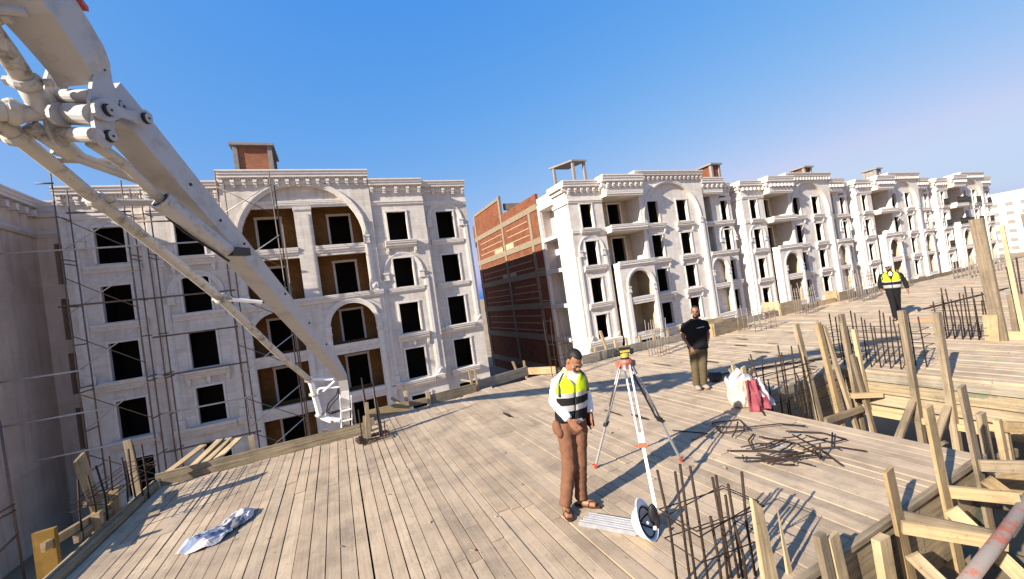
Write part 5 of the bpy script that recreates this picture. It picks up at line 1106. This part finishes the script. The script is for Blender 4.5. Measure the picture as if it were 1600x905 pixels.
def sandals(add, v, H):
    for s in ('R','L'):
        an, to = v['an'+s], v['to'+s]; d_ = (to - an); d_.z = 0; d_.normalize(); sd = V(-d_.y, d_.x, 0)
        he = V(an.x, an.y, 0) - d_*.075; tp = V(to.x, to.y, 0) + d_*.045
        out = [he + sd*.03, he.lerp(tp,.3) + sd*.036, he.lerp(tp,.7) + sd*.05, tp + sd*.028, tp + d_*.012, tp - sd*.028, he.lerp(tp,.7) - sd*.048, he.lerp(tp,.3) - sd*.036, he - sd*.03, he - d_*.015]
        b = MB(); b.prism(out, (0,0,.016)); b.f[0].reverse(); c = V(*(he.lerp(tp,.62).xy), 0)
        for k in (-1,1): b.tube([c + d_*.055 + V(0,0,.055), c + sd*.025*k + V(0,0,.062), c - d_*.02 + sd*.052*k + V(0,0,.014)], .008, 6)
        add("sandal", b, M['sole'], False)
def shoes(m):
    def fn(add, v, H):
        for s in ('R','L'):
            an, to = v['an'+s], v['to'+s]; b = MB(); he = an + (an-to)*.25; he.z = .04
            b.tube([he, V(an.x,an.y,.05), V(*(an.lerp(to,.6).xy), .045), V(to.x,to.y,.035)], [.040,.05,.042,.028], 10, ref=(0,0,1), rb=[.038,.046,.052,.040]); b.tube([V(an.x,an.y,.12), V(an.x,an.y,.05)], .048, 10)
            add("shoe", b, M[m])
    return fn

# man in the white shirt by the tripod
J1 = dict(pelvis=(.09,0,.92), chest=(.135,-.005,1.29), neck=(.15,-.01,1.475), head=(.165,-.035,1.515), shR=(.005,.015,1.405), shL=(.275,.03,1.395), elR=(-.065,.03,1.17), wrR=(.02,-.15,.985), handR=(.55,-.25,-.75), nR=(.35,.9,0), elL=(.325,.06,1.15), wrL=(.30,-.04,.97), handL=(-.15,-.3,-.9), nL=(-1,0,0),
    hipR=(.01,0,.88), hipL=(.17,.005,.88), knR=(-.02,-.035,.49), knL=(.115,-.01,.49), anR=(-.115,-.01,.085), anL=(.085,.03,.085), toR=(-.135,-.155,.022), toL=(.205,-.075,.022))
def pouches(add, v, H):
    b = MB(); b.ball((-.085,-.01,.895), .052, .080, .085, 12, 8); b.ball((-.075,-.05,.86), .045, .05, .07, 12, 8); add("trouser_pocket", remesh(b, "trouser_pocket", M['trbrown'], .012, (0,0,0), 2))
    b = MB(); b.ball((.295,.0,.915), .045, .075, .095, 12, 8); b.box(.265,.33,-.06,.06,.84,.99); add("belt_pouch", remesh(b, "belt_pouch", M['maroon'], .012, (0,0,0), 3))
    b = MB(); b.box(.10,.16,-.155,-.135,.955,.985); add("buckle", b, M['alu'], False)
person("man in a white shirt and yellow-black hi-vis vest looking down beside the tripod", (2.10,3.85,.012), -10.0, J1, (R(44), R(8), R(4)), [
    ("shirt", top("shirt", M['shirtw'], .93, 'long', .90)), ("vest", vest(.955, [(.955,2),(1.075,1),(1.135,2),(1.215,1),(1.262,0)], 1.31, .90)), ("trousers", trousers(M['trbrown'], 1.0, .94)), ("sandals", sandals), ("pouch", pouches)],
    .0075, .011, 'skin1', "people on the deck", short_hair((-.025,.055,-.005)), face_parts(True))
# man in black
J2 = dict(pelvis=(.115,0,.83), chest=(.125,0,1.20), neck=(.15,-.01,1.385), head=(.155,-.02,1.425), shR=(-.05,0,1.32), shL=(.295,.02,1.33), elR=(-.125,.03,1.05), wrR=(-.02,-.09,.85), handR=(.4,-.2,-.85), nR=(.3,.9,0), elL=(.335,.06,1.06), wrL=(.275,-.02,.84), handL=(-.3,-.1,-.9), nL=(-1,.2,0),
    hipR=(.035,0,.79), hipL=(.195,0,.79), knR=(.01,-.02,.43), knL=(.155,-.01,.43), anR=(-.01,0,.08), anL=(.125,.04,.08), toR=(.035,-.16,.03), toL=(.20,-.09,.03))
def tee_print(add, v, H):
    b = MB(); 
    for i in range(12): b.box(.145 + i*.0115, .145 + i*.0115 + .008, -.152, -.130, 1.215 + i*.0018, 1.223 + i*.0018 + .003*(i % 2))
    add("shirt_lettering", b, M['shirtw'], False)
person("bearded man in a black T-shirt and olive trousers, one hand at his pocket", (6.36,5.977,.005), -46.8, J2, (R(4), R(-4), R(3)), [
    ("tshirt", top("tshirt", M['black'], .80, 'short', 1.06, .014, collar=False)), ("trousers", trousers(M['trolive'], .88, .97, .014, .005, .07)), ("shoes", shoes('shoe')), ("lettering", tee_print)],
    .010, .014, 'skin2', "people on the deck", short_hair((-.03,.062,-.005), k=.995), face_parts(False, True, True))
# helmeted man walking
J3 = dict(pelvis=(.045,0,.92), chest=(.04,-.02,1.27), neck=(.035,-.03,1.45), head=(.03,-.045,1.49), shR=(-.15,-.02,1.385), shL=(.225,-.02,1.375), elR=(-.225,.03,1.12), wrR=(-.215,-.05,.93), handR=(.05,-.2,-.9), nR=(.9,.3,0), elL=(.325,.02,1.11), wrL=(.36,-.08,.88), handL=(.1,-.25,-.9), nL=(-.9,.3,0),
    hipR=(-.035,0,.88), hipL=(.12,0,.88), knR=(.0,-.10,.48), knL=(.10,.06,.47), anR=(.01,-.16,.09), anL=(.09,.26,.11), toR=(-.01,-.33,.05), toL=(.09,.12,.03))
def hardhat_on(add, v, H):
    b = MB(); b.ball(H((0,.01,.150)), .092, .112, .095, 20, 12, rot=H.rot); b.ball(H((0,-.035,.148)), .095, .135, .010, 20, 8, rot=H.rot); add("hard_hat", b, M['white'])
def inner_t(add, v, H):
    b = MB(); b.ball((.037,-.112,1.36), .055, .035, .085, 12, 8); add("undershirt", b, M['shirtw'])
person("man in a white hard hat and hi-vis vest over black walking towards the camera", (15.28,6.515,.005), -66.9, J3, (R(6), R(-22), 0), [
    ("jacket", top("jacket", M['black'], .90, 'long', 1.05, .018, collar=False)), ("vest", vest(.95, [(.95,1),(1.05,2),(1.13,1),(1.16,0)], 1.17, 1.05)), ("trousers", trousers(M['black'], .98, .98, .018, .005, .07)), ("shoes", shoes('pupil')), ("hat", hardhat_on), ("undershirt", inner_t)],
    .013, .018, 'skin2', "people on the deck", None, face_parts(False, True, False, True))

# ------------------------------------------------------------------ survey tripod, hat, staff, bags
TR = root("survey_tripod", "survey level tripod with red feet standing beside the man in the white shirt", "tripod", (3.1,3.95,0))
apex = V(3.11,3.95,1.40); feet = [V(2.82,4.51,0), V(3.73,3.92,0), V(2.60,3.16,0)]
for i, f_ in enumerate(feet):
    d_ = (f_ - apex); u_ = V(-d_.y, d_.x, 0).normalized(); a0 = apex + V(d_.x, d_.y, 0)*.10 - V(0,0,.03)
    L_ = f_ - a0; mt = M['white'] if i == 2 else M['alu']
    b = MB()
    for s in (-1,1): b.tube([a0 + u_*.032*s, a0 + L_*.55 + u_*.026*s], .011, 8)
    LG = part("leg", b, mt, TR, a0, smooth=True)
    b = MB(); b.beam(a0 + L_*.48, a0 + L_*.97, .030, .020, (0,0,1)); part("lower_leg", b, mt, LG, a0 + L_*.5)
    b = MB(); b.beam(a0 + L_*.545, a0 + L_*.575, .078, .04, (0,0,1)); b.tube([a0 + L_*.56 - u_*.05, a0 + L_*.56 - u_*.085], .012, 8); part("clamp", b, flat("red_clamp", (.55,.10,.04), .5, .4) if i == 2 else M['pin'], LG, a0 + L_*.56)
    b = MB(); b.tube([a0 + L_*.95, a0 + L_*.99, f_], [.018,.020,.004], 8); b.box(f_.x-.03, f_.x+.03, f_.y-.012, f_.y+.012, .05, .062); part("foot", b, M['redmark'], LG, f_)
b = MB(); b.tube([apex + V(0,0,-.06), apex + V(0,0,-.02), apex, apex + V(0,0,.03)], [.065,.085,.085,.07], 14)
for i, f_ in enumerate(feet):
    d_ = f_ - apex; c = apex + V(d_.x, d_.y, 0).normalized()*.085 + V(0,0,-.035); b.box(c.x-.035, c.x+.035, c.y-.03, c.y+.03, c.z-.035, c.z+.03)
part("tripod_head", b, flat("orange_red_plastic", (.33,.11,.08), .5, .4), TR, apex)
b = MB(); s0, s1 = apex + (feet[1]-apex)*.12, apex + (feet[1]-apex)*.5
b.beam(s0 + V(-.02,-.04,0), s1 + V(-.04,-.06,-.03), .022, .006, (0,1,0)); b.beam(s1 + V(-.04,-.05,-.02), s1 + V(.05,-.08,-.11), .03, .018, (0,1,0)); part("carry_strap", b, M['blackrub'], TR, s0)
LV = root("survey_level", "yellow and black optical level mounted on top of the tripod", "survey level", (3.11,3.95,1.43))
b = MB(); b.tube([(3.11,3.95,1.43),(3.11,3.95,1.46)], .05, 14); part("base", b, M['pin'], LV, (3.11,3.95,1.43))
vx = V(.93,-.36,0); b = MB(); c = V(3.11,3.95,1.505); b.beam(c - vx*.06, c + vx*.06, .07, .065, (0,0,1)); b.tube([c + vx*.0 + V(0,0,-.05), c + V(0,0,.0)], .055, 14); part("housing", b, flat("yellow_plastic", (.46,.35,.06), .5, .4), LV, c)
b = MB(); b.tube([c - vx*.13, c - vx*.07, c + vx*.07, c + vx*.11], [.030,.036,.036,.026], 14); b.beam(c - vx*.06 + V(0,0,.05), c + vx*.08 + V(0,0,.05), .05, .02, (0,0,1)); b.tube([c - vx*.10, c - vx*.10 + V(0,0,.05)], .02, 8); b.tube([c + vx*.10, c + vx*.10 + V(0,0,.035)], .018, 8); part("telescope", b, M['blackrub'], LV, c)

HT = root("hard_hat", "white hard hat lying on its side against the near rebar, black harness showing", "hard hat", (2.40,3.02,.15))
hrot = Vector((.40,-.80,.36)).normalized().to_track_quat('Z','Y').to_matrix()   # open side towards the camera and a little up
hc = V(2.365,3.02,.155)
b = MB(); n, k = 28, 10; o = 0
def hp(a, t, r): ph = math.pi/2*t; return hc + hrot @ V(r*1.0*math.cos(a)*math.sin(ph), r*1.08*math.sin(a)*math.sin(ph), -.135*r/.13*math.cos(ph))
for r_ in (.138, .130):
    st_ = len(b.v)
    for j in range(k+1):
        for i in range(n): b.v.append(hp(2*math.pi*i/n, j/k, r_))
    for j in range(k):
        for i in range(n):
            f_ = [st_+j*n+i, st_+j*n+(i+1)%n, st_+(j+1)*n+(i+1)%n, st_+(j+1)*n+i]; b.f.append(f_); b.m.append(0); b.t.append(.5); b.uv.append(None)
for i in range(n): b.f.append([k*n+i, k*n+(i+1)%n, (k+1)*n+k*n+(i+1)%n, (k+1)*n+k*n+i]); b.m.append(0); b.t.append(.5); b.uv.append(None)
rim = [hc + hrot @ V(.146*math.cos(2*math.pi*i/28)*(1), .155*math.sin(2*math.pi*i/28) + .05*max(0, math.sin(2*math.pi*i/28))**3, .002) for i in range(29)]
b.tube(rim, .007, 6, caps=False)
for i in range(28):
    a0, a1 = 2*math.pi*i/28, 2*math.pi*(i+1)/28; quad(b, hp(a0, 1, .137), hp(a1, 1, .137), rim[i+1], rim[i])
part("shell", b, M['white'], HT, hc, smooth=True, fix=True)
b = MB()
for a0 in (.2, 1.25, 2.3): 
    p_ = [hc + hrot @ V(.118*math.cos(a0)*math.cos(t), .125*math.sin(a0)*math.cos(t), -.07*math.sin(t) - .01) for t in [math.pi*i/10 for i in range(11)]]
    b.tube(p_, .008, 6)
b.tube([hc + hrot @ V(.116*math.cos(2*math.pi*i/24), .124*math.sin(2*math.pi*i/24), -.012) for i in range(25)], .007, 6, caps=False)
part("harness", b, M['blackrub'], HT, hc, smooth=True)
b = MB(); c = hc + hrot @ V(.09,.02,.03); b.ball(c, .05, .035, .10, 12, 8); b.ball(hc + hrot @ V(.10,-.05,.02), .04,.035,.07, 12, 8); part("ear_pad", remesh(b, "ear_pad", M['blackrub'], .01, hc, 2), None, HT, hc)
b = MB(); b.tube([hc + hrot @ V(-.02,.0,.005), hc + hrot @ V(-.02,0,.02)], .012, 10); b.box(2.36,2.385,2.93,2.95,.12,.145); part("buckle", b, M['white'], HT, hc)
ST = root("levelling_staff", "folded aluminium strip lying flat on the boards beside the white hard hat", "staff", (2.2,3.4,0))
for i, off in enumerate((-.055, 0, .055)):
    d_ = (V(2.36,3.14,0) - V(2.02,3.63,0)).normalized(); s_ = V(-d_.y, d_.x, 0)*off; p_ = V(2.02,3.63,.028 + .012*i) + s_ + d_*.03*i; q_ = V(2.36,3.14,.028 + .012*i) + s_ - d_*.02*i
    b = MB(); b.beam(p_, q_, .05, .02); b.beam(p_ + V(0,0,.011) + d_.cross(V(0,0,1))*.017, q_ + V(0,0,.011) + d_.cross(V(0,0,1))*.017, .008, .012); b.beam(p_ + V(0,0,.011) - d_.cross(V(0,0,1))*.017, q_ + V(0,0,.011) - d_.cross(V(0,0,1))*.017, .008, .012); part("section", b, M['alu'], ST, p_)
b = MB(); b.beam((2.02,3.63,.012), (2.35,3.16,.012), .17, .012); part("backing", b, M['alu'], ST, (2.2,3.4,0))

# crumpled cement sack on the deck
def crumple(name, outline_fn, nx, ny, mats, matfn, loc, label, cat, solid=.006, smooth=False):
    b = MB(); 
    for j in range(ny+1):
        for i in range(nx+1): b.v.append(Vector(outline_fn(i/nx, j/ny)))
    for j in range(ny):
        for i in range(nx): b.f.append([j*(nx+1)+i, j*(nx+1)+i+1, (j+1)*(nx+1)+i+1, (j+1)*(nx+1)+i]); b.m.append(matfn(i/nx, j/ny)); b.t.append(.5); b.uv.append(None)
    me = b.mesh(name, mats, loc, smooth); bm = bmesh.new(); bm.from_mesh(me); bmesh.ops.recalc_face_normals(bm, faces=bm.faces); bmesh.ops.solidify(bm, geom=bm.faces[:], thickness=solid); bm.to_mesh(me); bm.free()
    o = part(name, me, None, None, loc); return tag(o, label, cat)
M['plas'] = flat("grey_white_plastic", (.60,.55,.53), .35, .5, 0, .3, 10); M['plasblue'] = flat("blue_printed_plastic", (.20,.25,.36), .35, .5, 0, .5, 14); M['plasdark'] = flat("dark_printed_plastic", (.16,.155,.165), .4, .5, 0, .4, 12)
def sack_shape(u, v):
    a, c = V(-1.90,5.88,0), V(-1.28,6.58,0); ax = (c - a); s = V(-ax.y, ax.x, 0).normalized()*-1
    w_ = (.16 + .40*math.sin(math.pi*min(1, u*1.05 + .03))**.7)*(.75 + .2*math.sin(u*9)); p = a + ax*u + s*(v - .5)*w_ + s*(.06*math.sin(u*4))
    z = .015 + (.085*math.sin(math.pi*v)**.8*(.55 + .45*math.sin(u*7 + 1)) + .035*noise.noise(V(u*7, v*6, 2)) + .02*noise.noise(V(u*16, v*13, 5)) + .02)*min(1, 6*u, 6*(1-u))
    return p + V(0,0,max(.006, z))
crumple("plastic_sack", sack_shape, 40, 26, [M['plas'], M['plasblue'], M['plasdark']], lambda u, v: 1 if (u < .42 and .18 < v < .72) else (2 if .45 < u < .68 and v > .35 else 0), (-1.58,6.2,0), "crumpled blue and white plastic sack lying flat on the boards, lower left", "plastic sack")
# woven bag full of offcuts
BG = root("woven_bag", "open white woven bag stuffed with wood scraps and red cloth, beside the plank wall", "bag", (6.12,4.72,0))
M['bagw'] = flat("dirty_white_weave", (.58,.52,.44), .8, .2, 0, .45, 9, .2); M['bagblue'] = flat("blue_grey_lining", (.34,.38,.50), .7, .3, 0, .4, 12); M['redcloth'] = flat("crimson_cloth", (.27,.06,.075), .8, .2, 0, .4, 10, .2)
b = MB(); cx, cy = 6.03, 4.75; n = 28; rows_ = []
n = 64
for j, (z, rx) in enumerate(((.0,.19),(.03,.235),(.07,.25),(.11,.26),(.16,.262),(.21,.258),(.26,.262),(.31,.268),(.36,.275),(.41,.28),(.46,.275),(.50,.262),(.47,.245),(.38,.225),(.27,.20))):
    rows_.append(len(b.v))
    for i in range(n):
        a = 2*math.pi*i/n; k_ = 1 + .12*noise.noise(V(math.cos(a)*1.6, math.sin(a)*1.6, z*4)) + .07*noise.noise(V(math.cos(a)*5, math.sin(a)*5, z*9)) + .03*noise.noise(V(math.cos(a)*12, math.sin(a)*12, z*20)); b.v.append(V(cx + .86*rx*k_*math.cos(a), cy + .74*rx*k_*math.sin(a), .92*z*(1 + .10*math.sin(a*3 + 1) + .16*math.cos(a+2.4)) if z > .1 else z))
for j in range(len(rows_)-1):
    for i in range(n): b.f.append([rows_[j]+i, rows_[j]+(i+1)%n, rows_[j+1]+(i+1)%n, rows_[j+1]+i]); b.m.append(1 if j >= 10 else 0); b.t.append(.5); b.uv.append(None)
b.f.append([rows_[0]+i for i in range(n)][::-1]); b.m.append(0); b.t.append(.5); b.uv.append(None); b.f.append([rows_[-1]+i for i in range(n)]); b.m.append(1); b.t.append(.5); b.uv.append(None)
part("bag", b, [M['bagw'], M['bagblue']], BG, (cx,cy,0))
q = random.Random(5)
for i in range(7):
    p_ = V(cx + q.uniform(-.14,.10), cy + q.uniform(-.12,.12), .30); q_ = p_ + V(q.uniform(-.14,.12), q.uniform(-.1,.1), q.uniform(.18,.40)); P_("wood_scrap", BG, p_, q_, .11, .035, M['pine'] if i % 2 else M['oldpine'], (0,1,.2), taper=.7)
def red_shape(u, v):
    a = -2.30 + 1.45*v; r_ = .25 + .05*u; z = .46 - .45*u; wv = .030*math.sin(v*17 + u*4) + .012*math.sin(v*37) + .02*noise.noise(V(u*6,v*6,1)); return V(cx + .03 + (r_ + .14*u + wv)*math.cos(a), cy - .02 + (r_*.92 + .10*u + wv)*math.sin(a), max(.012, z + .05*noise.noise(V(u*5,v*5,3))))
crumple("red_cloth", red_shape, 26, 30, [M['redcloth'], M['plas']], lambda u, v: 1 if (v > .66 or (.35 < u < .6 and .45 < v < .6)) else 0, (cx,cy,0), "crimson and white cloth hanging over the side of the woven bag", "cloth", .012, True)
b = MB()
b.tube([V(cx-.1,cy+.1,.42), V(cx+.12,cy+.12,.52), V(cx+.22,cy+.06,.44)], [.05,.08,.05], 8); part("bag_flap", b, M['plas'], BG, (cx,cy,.4), smooth=True)
b = MB(); bx, by = 7.0, 6.05; b.tube([(bx-.10,by+.04,.10),(bx-.09,by+.036,.10),(bx+.09,by-.036,.10),(bx+.10,by-.04,.10)], [.08,.10,.085,.07], 16); b.tube([(bx-.105,by+.042,.10),(bx-.085,by+.034,.10)], .108, 16); b.tube([(bx+.10,by-.04,.17),(bx+.17,by-.06,.10),(bx+.10,by-.04,.03)], .007, 6)
single("bucket", b, M['blackrub'], "black bucket lying on its side behind the man in black", "bucket", (bx,by,0))
print("objects", len(bpy.data.objects), "boards", nb)
